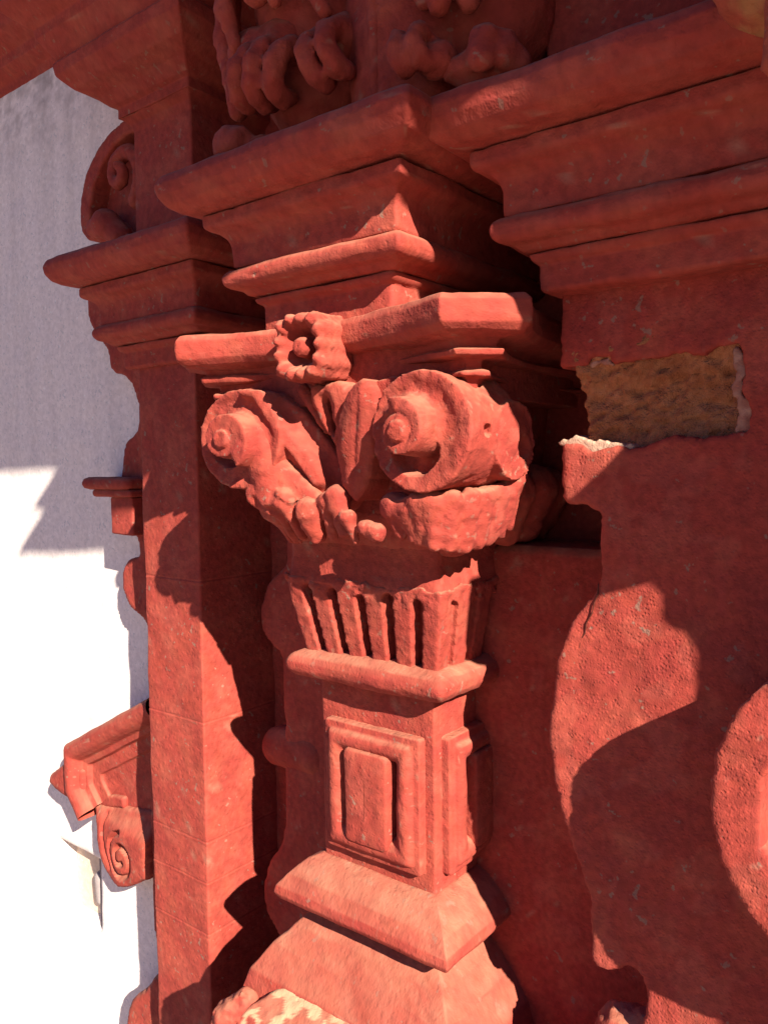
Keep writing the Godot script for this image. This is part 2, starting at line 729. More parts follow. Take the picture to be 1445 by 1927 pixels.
func net_quad(ix: PackedInt32Array, a: int, b: int, c: int, d: int, inside: bool) -> void:
	if a < 0 or b < 0 or c < 0 or d < 0:
		return
	if inside:
		ix.append_array([a, c, b, a, d, c])
	else:
		ix.append_array([a, b, c, a, c, d])


func smin(a: float, b: float, k: float) -> float:
	var h := maxf(k - absf(a - b), 0.0) / k
	return minf(a, b) - h * h * k * 0.25


func cap(p: Vector3, a: Vector3, b: Vector3, ra: float, rb: float) -> float:
	var ab := b - a
	var t := clampf((p - a).dot(ab) / maxf(ab.length_squared(), 1e-9), 0.0, 1.0)
	return p.distance_to(a + ab * t) - lerpf(ra, rb, t)


func ell(p: Vector3, c: Vector3, r: Vector3) -> float:
	var q := (p - c) / r
	var k := q.length()
	return (k - 1.0) * minf(r.x, minf(r.y, r.z)) if k < 0.5 else k * (k - 1.0) / maxf((q / r).length(), 1e-6)


func rbox(p: Vector3, c: Vector3, h: Vector3, r: float) -> float:
	var q := (p - c).abs() - h + Vector3.ONE * r
	return q.max(Vector3.ZERO).length() + minf(maxf(q.x, maxf(q.y, q.z)), 0.0) - r


# limbs: [a, b, ra, rb] each; joined softly
func lumps(limbs: Array, k: float, rough := 0.003, fine := 0.0012, extra = null) -> Array:
	var lo := Vector3.ONE * 1e9
	var hi := -lo
	for l in limbs:
		var r := Vector3.ONE * (maxf(l[2], l[3]) + 0.02)
		lo = lo.min(l[0] - r).min(l[1] - r)
		hi = hi.max(l[0] + r).max(l[1] + r)
	var f := func(p: Vector3) -> float:
		var d := 1e9
		for l in limbs:
			var c := cap(p, l[0], l[1], l[2], l[3])
			if c < d + k:
				d = smin(d, c, k) if d < 1e8 else c
		if extra != null:
			d = extra.call(p, d)
		if absf(d) < 0.03:
			d += n_mid.get_noise_3dv(p) * rough + n_fine.get_noise_3dv(p) * fine
		return d
	return [f, lo, hi]


# ------------------------------------------------------------------ the setting
func build_setting() -> void:
	var v := PackedVector3Array()
	var ix := PackedInt32Array()
	var k := 40
	for j in k + 1:
		for i in k + 1:
			v.append(Vector3((i - k / 2) * 8.0, -EYE, (j - k / 2) * 8.0))
	for j in k:
		for i in k:
			var a := j * (k + 1) + i
			ix.append_array([a, a + 1, a + k + 1, a + 1, a + k + 2, a + k + 1])
	var o := commit("ground", [v, ix], M.white, "ground", self)
	o.name = "ground"
	o.set_meta("kind", "structure")
	o.set_meta("label", "pale paved ground in front of the church wall")

	var t := thing("recessed_wall", "dark red stucco wall set back behind the carved column and the pilasters", "wall", Vector3(-1.0, -EYE, -1.62))
	commit("wall_face", plate([Vector2(-2.2, -2.6), Vector2(0.9, -2.6), Vector2(0.9, 2.6), Vector2(-2.2, 2.6)], [], -1.62, -1.9, 0.022, 0.0, 0.012, 0.0, 0.0), M.stucco, "red", t)

	t = thing("column_backing", "dark red wall strip with a dusty top ledge between the column and the right panel", "wall", Vector3(-0.75, -EYE, -1.445))
	commit("strip_face", plate([Vector2(-1.04, -2.6), Vector2(-0.40, -2.6), Vector2(-0.40, -0.165), Vector2(-1.04, -0.165)], [], -1.445, -1.63, 0.009, 0.018, 0.006, 0.003, 0.004), M.stucco, "red", t)

	t = thing("white_wall", "white limewashed wall with grey rain streaks at far left", "wall", Vector3(-3.0, -EYE, -1.53))
	var niche := [Vector2(-2.765, -1.37), Vector2(-2.50, -1.372), Vector2(-2.505, -1.632), Vector2(-2.77, -1.645)]
	commit("wall_face", plate([Vector2(-3.8, -2.6), Vector2(-1.98, -2.6), Vector2(-1.98, 1.75), Vector2(-3.8, 1.75)], [niche], -1.53, -1.61, 0.016, 0.01, 0.003, 0.0, 0.0), M.white, "white", t)
	commit("wall_face", box(Vector3(-9.0, -2.6, -1.9), Vector3(-3.801, 1.75, -1.53), 0.3), M.white, "white", t)
	commit("niche_back", box(Vector3(-2.9, -1.75, -1.66), Vector3(-2.4, -1.25, -1.597), 0.05), M.white, "pale", t, "pale yellow back of the small square niche")
	var c := thing("cable_clamp", "small grey cable clamp with a wire inside the niche of the white wall", "clamp", Vector3(-2.55, -1.5, -1.58))
	var oval := lumps([[Vector3(-2.565, -1.47, -1.575), Vector3(-2.565, -1.55, -1.575), 0.026, 0.022]], 0.01, 0.0, 0.0)
	commit("clamp_body", nets(oval[0], oval[1], oval[2], 0.006), M.plain, "metal", c)
	var wire := lumps([[Vector3(-2.545, -1.36, -1.56), Vector3(-2.55, -1.5, -1.565), 0.005, 0.005], [Vector3(-2.55, -1.5, -1.565), Vector3(-2.535, -1.66, -1.55), 0.005, 0.004]], 0.004, 0.0, 0.0)
	commit("wire", nets(wire[0], wire[1], wire[2], 0.004), M.plain, "metal", c)

	t = thing("wall_cornice", "dark red moulded cornice running along the top of the white wall", "cornice", Vector3(-3.0, 1.37, -1.5))
	var prof := [Vector2(-0.08, 1.372), Vector2(0.0, 1.372), Vector2(0.01, 1.40), Vector2(0.05, 1.43), Vector2(0.055, 1.46), Vector2(0.11, 1.50), Vector2(0.14, 1.56), Vector2(0.145, 1.62), Vector2(0.20, 1.66), Vector2(0.22, 1.74), Vector2(-0.1, 1.76)]
	commit("moulding", roughen(sweep([Vector2(-9.0, -1.53), Vector2(-1.9, -1.53)], false, prof), 0.006, 0.003), M.paint, "red", t)


# ------------------------------------------------------------------ right-hand bay
func build_right_bay() -> void:
	var t := thing("right_wall_panel", "red stucco wall panel with wavy left edge and a brick showing through a broken hole", "wall panel", Vector3(-0.3, -EYE, -1.258))
	var edge := [Vector2(-0.612, 0.32), Vector2(-0.613, 0.15), Vector2(-0.611, 0.03), Vector2(-0.610, -0.065), Vector2(-0.592, -0.069), Vector2(-0.573, -0.067), Vector2(-0.552, -0.075), Vector2(-0.541, -0.080), Vector2(-0.541, -0.191), Vector2(-0.554, -0.215), Vector2(-0.592, -0.268), Vector2(-0.617, -0.335), Vector2(-0.631, -0.412), Vector2(-0.634, -0.479), Vector2(-0.627, -0.543), Vector2(-0.611, -0.606), Vector2(-0.587, -0.665), Vector2(-0.567, -0.715), Vector2(-0.559, -0.741), Vector2(-0.555, -0.852), Vector2(-0.533, -0.857), Vector2(-0.510, -0.853), Vector2(-0.491, -0.837), Vector2(-0.476, -0.840), Vector2(-0.464, -0.853), Vector2(-0.458, -0.872), Vector2(-0.464, -0.93), Vector2(-0.48, -1.0), Vector2(-0.54, -1.1), Vector2(-0.6, -1.2), Vector2(-0.6, -2.6), Vector2(0.4, -2.6), Vector2(0.4, 0.32)]
	var hole := [Vector2(-0.66, 0.161), Vector2(-0.564, 0.161), Vector2(-0.561, 0.173), Vector2(-0.528, 0.174), Vector2(-0.526, 0.161), Vector2(-0.458, 0.165), Vector2(-0.417, 0.169), Vector2(-0.377, 0.161), Vector2(-0.362, 0.171), Vector2(-0.328, 0.173), Vector2(-0.320, 0.131), Vector2(-0.327, 0.102), Vector2(-0.311, 0.082), Vector2(-0.314, 0.044), Vector2(-0.380, 0.036), Vector2(-0.428, 0.042), Vector2(-0.487, 0.022), Vector2(-0.511, 0.029), Vector2(-0.559, 0.017), Vector2(-0.578, 0.033), Vector2(-0.66, 0.036)]
	commit("panel_face", plate(edge, [hole], -1.258, -1.63, 0.0065, 0.005, 0.007, 0.004, 0.006), M.stucco, "clean", t)
	# the brick: a hollowed, crumbling face that comes forward under the plaster at top and sides
	var brick_shape := func(p: Vector2, inn: float) -> float:
		var z := 0.014 * (1.0 - smoothstep(0.0, 0.05, inn)) + n_chip.get_noise_3d(p.x, p.y, 0.4) * 0.008
		z += 0.024 * smoothstep(0.105, 0.165, p.y + n_mid.get_noise_2d(p.x, p.y) * 0.012)
		z += n_fine.get_noise_2d(p.x * 0.7, p.y) * 0.004 - 0.007 * smoothstep(0.2, 0.5, n_mid.get_noise_2d(p.x * 0.6, p.y * 1.5))
		return z
	commit("brick", plate([Vector2(-0.594, 0.20), Vector2(-0.29, 0.20), Vector2(-0.29, 0.0), Vector2(-0.582, 0.0), Vector2(-0.575, 0.07), Vector2(-0.585, 0.13)], [], -1.297, -1.6, 0.005, 0.004, 0.003, 0.006, 0.004, brick_shape), M.clay, "clay", t, "crumbling brown brick bared in the broken plaster")
	# broken plaster lips round the hole
	for l in [[Vector2(-0.616, 0.030), Vector2(-0.578, 0.026), Vector2(-0.556, 0.012), Vector2(-0.511, 0.022), Vector2(-0.487, 0.016), Vector2(-0.489, 0.030), Vector2(-0.515, 0.036), Vector2(-0.55, 0.035), Vector2(-0.58, 0.046), Vector2(-0.616, 0.040)], [Vector2(-0.330, 0.172), Vector2(-0.318, 0.130), Vector2(-0.324, 0.102), Vector2(-0.309, 0.082), Vector2(-0.312, 0.046), Vector2(-0.328, 0.042), Vector2(-0.331, 0.075), Vector2(-0.340, 0.10), Vector2(-0.334, 0.135), Vector2(-0.343, 0.168)], [Vector2(-0.563, 0.160), Vector2(-0.560, 0.173), Vector2(-0.529, 0.174), Vector2(-0.527, 0.160)]]:
		commit("mortar", plate(l, [], -1.266, -1.32, 0.0032, 0.002, 0.006, 0.008, 0.003), M.stone, "mortar" if l[0].x < -0.6 else "lining", t)
	var ck := []
	var crack := [Vector2(-0.545, -0.20), Vector2(-0.546, -0.218), Vector2(-0.552, -0.232), Vector2(-0.556, -0.25), Vector2(-0.566, -0.268), Vector2(-0.568, -0.284), Vector2(-0.577, -0.30), Vector2(-0.578, -0.318)]
	for i in crack.size() - 1:
		ck.append([Vector3(crack[i].x, crack[i].y, -1.2595), Vector3(crack[i + 1].x, crack[i + 1].y, -1.2595), 0.0016, 0.0014])
	var cl := lumps(ck, 0.001, 0.0, 0.0)
	commit("crack", nets(cl[0], cl[1], cl[2], 0.0016), M.plain, "crack", t, "hairline crack running down from the notch in the panel edge")
	var bl := lumps([[Vector3(-0.51, -0.985, -1.30), Vector3(-0.465, -0.965, -1.30), 0.05, 0.04], [Vector3(-0.49, -1.02, -1.30), Vector3(-0.46, -1.08, -1.30), 0.05, 0.05]], 0.03, 0.008, 0.002)
	commit("broken_core", nets(bl[0], bl[1], bl[2], 0.006), M.stone, "red", t, "broken plaster lump behind the notch at the panel's foot")

	t = thing("upper_wall_block", "plain red wall block standing on the right-hand cornice", "wall block", Vector3(-0.2, 0.6, -1.258))
	commit("block_face", plate([Vector2(-0.638, 0.55), Vector2(0.4, 0.55), Vector2(0.4, 1.7), Vector2(-0.638, 1.7)], [], -1.258, -1.63, 0.012, 0.005, 0.008, 0.003, 0.004), M.stucco, "clean", t)

	t = thing("ring_ornament", "round raised red stucco ring cut by the right edge of the photograph", "ornament", Vector3(-0.097, -0.46, -1.13))
	var ring := []
	var inner := []
	for i in 40:
		var a := TAU * i / 40.0
		ring.append(Vector2(-0.097, -0.46) + Vector2(cos(a), sin(a)) * (0.228 + 0.003 * sin(a * 3.0 + 1.0)))
		inner.append(Vector2(-0.097, -0.46) + Vector2(cos(a), sin(a)) * 0.162)
	commit("ring", plate(ring, [inner], -1.118, -1.262, 0.006, 0.004, 0.005, 0.004, 0.004), M.stucco, "red", t)
	var dish := lumps([[Vector3(-0.097, -0.46, -1.27), Vector3(-0.097, -0.46, -1.265), 0.10, 0.09]], 0.01)
	commit("boss", nets(dish[0], dish[1], dish[2], 0.012), M.stucco, "red", t)

	t = thing("stained_finial", "rust-stained round foot of an ornament on the right-hand cornice", "finial", Vector3(-0.2, 0.45, -1.0))
	var fi := lumps([[Vector3(-0.21, 0.585, -1.02), Vector3(-0.13, 0.565, -1.02), 0.10, 0.11], [Vector3(-0.2, 0.70, -1.04), Vector3(-0.13, 0.70, -1.04), 0.11, 0.11]], 0.05, 0.006, 0.002)
	commit("finial_body", nets(fi[0], fi[1], fi[2], 0.01), M.stone, "rust", t)
	var fb := lumps([[Vector3(-0.215, 0.44, -0.98), Vector3(-0.205, 0.50, -0.985), 0.022, 0.03]], 0.02, 0.004, 0.001)
	commit("finial_drip", nets(fb[0], fb[1], fb[2], 0.007), M.stone, "rust", t)


# ------------------------------------------------------------------ left-hand bay
func jointed() -> Array:
	# shaft profile with the courses telling through the paint
	var o := [Vector2(0.0, -2.6), Vector2(0.12, -2.6)]
	for y in [-1.27, -1.126, -1.013, -0.683, -0.30]:
		var w: float = 0.1205 + 0.0015 * (y + 1.5)
		o.append_array([Vector2(w - 0.0003, y - 0.011), Vector2(w + 0.0006, y - 0.004), Vector2(w - 0.0009, y), Vector2(w + 0.0003, y + 0.005)])
	o.append_array([Vector2(0.123, 0.285), Vector2(0.02, 0.29)])
	return o


func build_left_bay() -> void:
	var t := thing("left_pilaster", "tall plain red pilaster beside the white wall, its right side in the sun", "pilaster", Vector3(-1.82, -EYE, -1.48))
	commit("shaft", roughen(block(-1.82, -1.48, 0.12, -1.64, jointed(), 0.001, 0.006), 0.005, 0.002), M.paint, "red", t)
	commit("upper_shaft", roughen(block(-1.82, -1.488, 0.124, -1.64, [Vector2(0.02, 0.57), Vector2(0.125, 0.575), Vector2(0.124, 0.925), Vector2(0.13, 0.945), Vector2(0.152, 0.962), Vector2(0.02, 0.968)], 0.003, 0.006), 0.004, 0.002), M.paint, "red", t)
	commit("upper_cornice", roughen(block(-1.82, -1.488, 0.124, -1.64, [Vector2(0.02, 0.958), Vector2(0.154, 0.960), Vector2(0.154, 0.986), Vector2(0.168, 0.992), Vector2(0.194, 1.015), Vector2(0.235, 1.035), Vector2(0.268, 1.07), Vector2(0.272, 1.098), Vector2(0.262, 1.108), Vector2(0.285, 1.14), Vector2(0.302, 1.162), Vector2(0.306, 1.185), Vector2(0.328, 1.20), Vector2(0.37, 1.235), Vector2(0.40, 1.29), Vector2(0.405, 1.36), Vector2(0.45, 1.40), Vector2(0.46, 1.46), Vector2(0.02, 1.50)], 0.003, 0.006), 0.006, 0.003), M.paint, "red", t)

	t = thing("wing_panel", "red stucco side wing with a scalloped outline against the white wall", "wing panel", Vector3(-2.15, -EYE, -1.46))
	var o := [Vector2(-1.90, 0.62), Vector2(-2.33, 0.62), Vector2(-2.352, 0.549), Vector2(-2.352, 0.482), Vector2(-2.32, 0.44), Vector2(-2.245, 0.372), Vector2(-2.235, 0.303), Vector2(-2.17, 0.29), Vector2(-2.134, 0.265), Vector2(-2.105, 0.21), Vector2(-2.094, 0.149), Vector2(-2.11, 0.11), Vector2(-2.171, 0.080), Vector2(-2.190, -0.003), Vector2(-2.208, -0.06), Vector2(-2.20, -0.194), Vector2(-2.12, -0.206), Vector2(-2.11, -0.27), Vector2(-2.16, -0.275), Vector2(-2.2, -0.30), Vector2(-2.213, -0.34), Vector2(-2.205, -0.385), Vector2(-2.17, -0.43), Vector2(-2.10, -0.46), Vector2(-2.075, -0.50), Vector2(-2.075, -0.85), Vector2(-2.095, -0.95), Vector2(-2.095, -1.46), Vector2(-2.06, -1.49), Vector2(-2.06, -2.6), Vector2(-1.90, -2.6)]
	commit("wing_face", plate(o, [], -1.46, -1.54, 0.008, 0.006, 0.004, 0.003, 0.012), M.paint, "red", t)
	commit("shelf", roughen(box(Vector3(-2.332, -0.062, -1.54), Vector3(-2.08, -0.024, -1.40), 0.01, 0.016), 0.004, 0.002), M.paint, "red", t)
	commit("shelf_moulding", roughen(box(Vector3(-2.285, -0.085, -1.54), Vector3(-2.08, -0.0615, -1.412), 0.02, 0.008), 0.004, 0.002), M.paint, "red", t)
	commit("shelf_support", roughen(box(Vector3(-2.206, -0.20, -1.54), Vector3(-2.09, -0.0845, -1.425), 0.02, 0.006), 0.004, 0.002), M.paint, "red", t)

	# the scroll beside the upper shaft
	t = thing("upper_scroll", "shaded red scroll volute beside the upper pilaster against the white wall", "scroll", Vector3(-2.15, 0.7, -1.42))
	var so := [Vector2(-1.92, 1.0), Vector2(-2.06, 1.015), Vector2(-2.14, 1.0), Vector2(-2.21, 0.965), Vector2(-2.28, 0.90), Vector2(-2.312, 0.82), Vector2(-2.312, 0.745), Vector2(-2.275, 0.705), Vector2(-2.20, 0.69), Vector2(-2.12, 0.66), Vector2(-1.92, 0.60)]
	commit("scroll_back", plate(so, [], -1.48, -1.54, 0.01, 0.006, 0.004, 0.003), M.paint, "red", t)
	var si := [Vector2(-1.95, 0.955), Vector2(-2.06, 0.972), Vector2(-2.13, 0.955), Vector2(-2.185, 0.92), Vector2(-2.235, 0.865), Vector2(-2.258, 0.81), Vector2(-2.258, 0.755), Vector2(-2.22, 0.76), Vector2(-2.15, 0.75), Vector2(-2.10, 0.70), Vector2(-2.0, 0.66), Vector2(-1.95, 0.66)]
	commit("scroll_rim", plate(so, [si], -1.42, -1.50, 0.006, 0.006, 0.004, 0.003), M.paint, "red", t)
	var eye := []
	for i in 22:
		var a := deg_to_rad(-60.0 + i * 22.0)
		var a2 := deg_to_rad(-60.0 + (i + 1) * 22.0)
		var ra := 0.098 * pow(0.92, i)
		var rb := 0.098 * pow(0.92, i + 1)
		var c := Vector2(-2.075, 0.862)
		eye.append([Vector3(c.x + cos(a) * ra, c.y + sin(a) * ra, -1.43 + i * 0.0015), Vector3(c.x + cos(a2) * rb, c.y + sin(a2) * rb, -1.43 + i * 0.0015), 0.027 * pow(0.97, i), 0.027 * pow(0.97, i)])
	var el := lumps(eye, 0.004, 0.003, 0.001)
	commit("scroll_curl", nets(el[0], el[1], el[2], 0.007), M.paint, "red", t)
	var ft := lumps([[Vector3(-2.23, 0.735, -1.43), Vector3(-2.17, 0.735, -1.42), 0.035, 0.04], [Vector3(-2.17, 0.735, -1.42), Vector3(-2.11, 0.69, -1.43), 0.04, 0.035]], 0.02)
	commit("scroll_foot", nets(ft[0], ft[1], ft[2], 0.008), M.paint, "red", t)

	# the bracket with a raked top and a console scroll
	t = thing("raked_bracket", "sunlit red bracket with a raked moulding and a curled console over the niche", "bracket", Vector3(-2.3, -1.37, -1.5))
	var prof := [Vector2(-0.26, -1.510), Vector2(-0.18, -1.490), Vector2(-0.13, -1.485), Vector2(-0.125, -1.475), Vector2(-0.085, -1.472), Vector2(-0.08, -1.455), Vector2(-0.062, -1.450), Vector2(-0.055, -1.435)]
	prof.append_array(arc(Vector2(-0.02, -1.445), 0.034, 150.0, -20.0, 10))
	prof.append_array([Vector2(0.012, -1.480), Vector2(0.0, -1.54)])
	commit("raked_moulding", roughen(sweep([Vector2(-2.44, -1.17), Vector2(-2.515, -1.09), Vector2(-2.515, -0.94), Vector2(-2.04, -0.70)], false, prof, "xy", 0.006, 0.003, 0.02), 0.004, 0.002), M.paint, "red", t)
	commit("bracket_core", plate([Vector2(-2.44, -1.15), Vector2(-2.52, -1.06), Vector2(-2.52, -0.95), Vector2(-2.06, -0.72), Vector2(-2.06, -1.20), Vector2(-2.28, -1.11)], [], -1.49, -1.54, 0.01, 0.005, 0.004, 0.003), M.paint, "red", t)
	commit("ear", plate([Vector2(-2.672, -1.078), Vector2(-2.672, -1.112), Vector2(-2.60, -1.128), Vector2(-2.44, -1.135), Vector2(-2.44, -1.0), Vector2(-2.54, -0.995)], [], -1.435, -1.54, 0.006, 0.03, 0.004, 0.003, 0.012), M.paint, "red", t)
	commit("lower_fillet", plate([Vector2(-2.60, -1.122), Vector2(-2.45, -1.145), Vector2(-2.26, -1.105), Vector2(-2.26, -1.065), Vector2(-2.45, -1.10)], [], -1.475, -1.54, 0.006, 0.008, 0.004, 0.002, 0.008), M.paint, "red", t)
	# console: a J of two bands that curls up at its foot, parted by grooves
	var whorl := []
	for i in 22:
		var an := deg_to_rad(95.0 + i * 27.0)
		var rw := 0.082 - 0.0031 * i
		whorl.append(Vector2(-2.235, -1.248) + Vector2(cos(an), sin(an)) * rw)
	var grooves := [whorl, [Vector2(-2.345, -1.14), Vector2(-2.352, -1.20), Vector2(-2.34, -1.26), Vector2(-2.31, -1.305)]]
	var carve := func(p: Vector2, inn: float) -> float:
		var z := 0.0
		for k in grooves.size():
			var best := 1e9
			var l: Array = grooves[k]
			for i in l.size() - 1:
				best = minf(best, p.distance_to(Geometry2D.get_closest_point_to_segment(p, l[i], l[i + 1])))
			z -= (0.022 if k == 0 else 0.010) * (1.0 - smoothstep(0.002, 0.011, best))
		return z - 0.042 * smoothstep(-1.17, -1.09, p.y) + 0.012 * smoothstep(-2.34, -2.22, p.x)
	commit("console_scroll", plate([Vector2(-2.44, -1.125), Vector2(-2.386, -1.165), Vector2(-2.388, -1.26), Vector2(-2.352, -1.325), Vector2(-2.30, -1.350), Vector2(-2.245, -1.352), Vector2(-2.185, -1.328), Vector2(-2.125, -1.285), Vector2(-2.09, -1.28), Vector2(-2.09, -1.07), Vector2(-2.20, -1.09), Vector2(-2.30, -1.10)], [], -1.447, -1.54, 0.0055, 0.016, 0.004, 0.003, 0.02, carve), M.paint, "red", t)

	t = thing("lower_curl", "red rounded curl at the foot of the left pilaster's wing", "curl", Vector3(-2.15, -1.8, -1.46))
	commit("curl_face", plate([Vector2(-1.93, -1.52), Vector2(-2.06, -1.56), Vector2(-2.10, -1.62), Vector2(-2.16, -1.665), Vector2(-2.205, -1.71), Vector2(-2.225, -1.78), Vector2(-2.22, -1.9), Vector2(-2.17, -2.0), Vector2(-1.93, -2.05)], [], -1.43, -1.54, 0.008, 0.02, 0.004, 0.003, 0.02), M.paint, "red", t)

	# the flat wing behind the column
	t = thing("back_wing", "shaded red flat wing behind the carved column with round lobes on its left edge", "wing panel", Vector3(-1.4, -EYE, -1.5))
	var w := [Vector2(-1.0, 0.55), Vector2(-1.53, 0.55), Vector2(-1.53, 0.30), Vector2(-1.50, 0.28), Vector2(-1.52, -0.26), Vector2(-1.56, -0.285), Vector2(-1.60, -0.32), Vector2(-1.628, -0.393), Vector2(-1.619, -0.451), Vector2(-1.58, -0.485), Vector2(-1.545, -0.50), Vector2(-1.538, -0.68), Vector2(-1.545, -0.98), Vector2(-1.565, -1.04), Vector2(-1.61, -1.09), Vector2(-1.634, -1.16), Vector2(-1.626, -1.24), Vector2(-1.565, -1.30), Vector2(-1.555, -1.5), Vector2(-1.60, -1.6), Vector2(-1.60, -2.6), Vector2(-1.0, -2.6)]
	commit("wing_face", plate(w, [], -1.5, -1.64, 0.01, 0.008, 0.004, 0.003, 0.012), M.paint, "red", t)
	var lobe := lumps([[Vector3(-1.45, -0.765, -1.56), Vector3(-1.60, -0.775, -1.55), 0.075, 0.055]], 0.02)
	commit("lobe", nets(lobe[0], lobe[1], lobe[2], 0.01), M.paint, "red", t)


# ------------------------------------------------------------------ the carved column
const AX := -1.05
const AZ := -1.44

func build_column() -> void:
	var t := thing("carved_column", "sunlit red carved column with scrolled capital, fluted neck and panelled shaft", "column", Vector3(AX, -EYE, AZ))
	# shaft
	commit("shaft", roughen(block(AX, AZ, 0.151, -1.64, [Vector2(0.02, -0.91), Vector2(0.151, -0.905), Vector2(0.151, -0.43), Vector2(0.02, -0.43)], 0.003, 0.006), 0.004, 0.0018), M.stone, "red", t)
	# panels: outer step, ogee, sunk groove, raised field
	var pf := [Vector2(0.004, -0.004), Vector2(0.0, 0.0), Vector2(0.0, 0.019), Vector2(-0.016, 0.021), Vector2(-0.019, 0.029), Vector2(-0.028, 0.034), Vector2(-0.040, 0.034), Vector2(-0.052, 0.026), Vector2(-0.060, 0.012), Vector2(-0.066, 0.0)]
	for side in 2:
		var fr := []
		for q: Vector2 in pf:
			fr.append(q)
		var y0 := -0.828
		var y1 := -0.545
		var hw := 0.127
		var path := [Vector2(-hw, y1), Vector2(hw, y1), Vector2(hw, y0), Vector2(-hw, y0)]
		var g := sweep(path, true, fr, "xy", 0.007, 0.004, 0.012)
		var field := sweep([Vector2(-0.056, -0.592), Vector2(0.056, -0.592), Vector2(0.056, -0.792), Vector2(-0.056, -0.792)], true, [Vector2(0.002, -0.004), Vector2(0.0, 0.0), Vector2(0.0, 0.038), Vector2(-0.02, 0.041), Vector2(-0.0555, 0.041)], "xy", 0.010, 0.005, 0.012)
		var frame := commit("panel_frame", roughen(to_face(g, side), 0.004, 0.0022, 0.004), M.stone, "red", t)
		commit("raised_panel", roughen(to_face(field, side), 0.004, 0.0018, 0.003), M.stone, "red", frame)
	# ring under the bell
	var ringp := [Vector2(0.05, -0.462), Vector2(0.15, -0.462), Vector2(0.172, -0.460), Vector2(0.196, -0.454), Vector2(0.207, -0.440), Vector2(0.209, -0.424), Vector2(0.200, -0.408), Vector2(0.178, -0.397), Vector2(0.05, -0.39)]
	commit("ring_moulding", roughen(block(AX, AZ, 0.205, -1.64, ringp, 0.004, 0.012), 0.006, 0.0025, 0.004), M.stone, "red", t)
	# fluted bell
	var bell := func(p: Vector3) -> float:
		var s := clampf((p.y + 0.415) / 0.18, 0.0, 1.0)
		var hw := lerpf(0.172, 0.209, s)
		var q := Vector2(absf(p.x - AX), p.z - AZ)
		var d := rbox(Vector3(q.x, p.y, q.y), Vector3(0, -0.325, -0.05), Vector3(hw, 0.092 + 0.012 * n_chip.get_noise_3d(p.x * 0.7, 0.0, p.z * 0.7), hw + 0.05), 0.008)
		# flutes with round tops on the front and right faces
		var top := -0.268 + 0.006 * sin(p.x * 31.0)
		var fl := 1e9
		if p.z > AZ + 0.1:
			var u := (p.x - AX) / hw * 0.19
			var k := clampf(roundf((u - 0.002) / 0.068), -2.0, 2.0)
			var dx := u - 0.002 - k * 0.068
			var dy := maxf(p.y - top, 0.0)
			fl = minf(fl, maxf(sqrt(dx * dx + dy * dy) - 0.0125, (AZ + hw - 0.036) - p.z))
		if p.x > AX + 0.1:
			var u := (p.z - AZ) / hw * 0.19
			var k := clampf(roundf((u - 0.002) / 0.068), -2.0, 2.0)
			var dx := u - 0.002 - k * 0.068
			var dy := maxf(p.y - top, 0.0)
			fl = minf(fl, maxf(sqrt(dx * dx + dy * dy) - 0.010, (AX + hw - 0.014) - p.x))
		d = maxf(d, -fl)
		# broken upper rim on the sunny corner
		d += smoothstep(-0.30, -0.23, p.y) * (0.012 * maxf(0.0, n_chip.get_noise_3dv(p * 1.5)) + 0.010 * smoothstep(-1.0, -0.86, p.x) * maxf(0.0, n_chip.get_noise_3dv(p * 0.8)))
		if absf(d) < 0.02:
			d += n_mid.get_noise_3dv(p) * 0.0018 + n_fine.get_noise_3dv(p) * 0.001
		return d
	commit("fluted_bell", nets(bell, Vector3(-1.29, -0.43, -1.56), Vector3(-0.81, -0.21, -1.20), 0.0042), M.stone, "red", t)
	# neck between bell and leaves
	commit("neck", roughen(block(AX, AZ, 0.19, -1.64, [Vector2(0.05, -0.25), Vector2(0.206, -0.246), Vector2(0.204, -0.236), Vector2(0.198, -0.218), Vector2(0.195, -0.19), Vector2(0.196, -0.15), Vector2(0.215, -0.12), Vector2(0.05, -0.10)], 0.005, 0.015), 0.008, 0.004, 0.003), M.stone, "red", t)
	# base mouldings
	commit("base_moulding", roughen(block(AX, AZ, 0.20, -1.64, [Vector2(0.05, -0.998), Vector2(0.163, -0.997), Vector2(0.226, -0.957), Vector2(0.234, -0.944), Vector2(0.230, -0.928), Vector2(0.212, -0.903), Vector2(0.180, -0.873), Vector2(0.155, -0.861), Vector2(0.05, -0.858)], 0.003, 0.005), 0.006, 0.0025, 0.003), M.stone, "red", t)
	commit("flared_base", roughen(block(AX, AZ, 0.20, -1.64, [Vector2(0.05, -1.30), Vector2(0.296, -1.29), Vector2(0.296, -1.20), Vector2(0.290, -1.165), Vector2(0.272, -1.115), Vector2(0.235, -1.062), Vector2(0.200, -1.022), Vector2(0.170, -0.992), Vector2(0.05, -0.985)], 0.004, 0.006), 0.007, 0.003, 0.003), M.stone, "red", t)
	commit("plinth", roughen(block(AX, AZ, 0.28, -1.64, [Vector2(0.05, -2.6), Vector2(0.34, -2.6), Vector2(0.34, -1.42), Vector2(0.30, -1.30), Vector2(0.05, -1.29)], 0.006, 0.012), 0.007, 0.003, 0.004), M.stone, "red", t)
	commit("footing", roughen(sweep([Vector2(-1.185, -1.45), Vector2(-1.185, -1.20), Vector2(-0.55, -1.20)], false, [Vector2(-0.02, -1.085), Vector2(0.0, -1.098), Vector2(0.05, -1.128), Vector2(0.095, -1.165), Vector2(0.105, -1.185), Vector2(0.11, -1.4)], "xz", 0.006, 0.004, 0.005), 0.008, 0.004, 0.004), M.stone, "peeled", t, "peeling footing with pale limewash showing through the red")
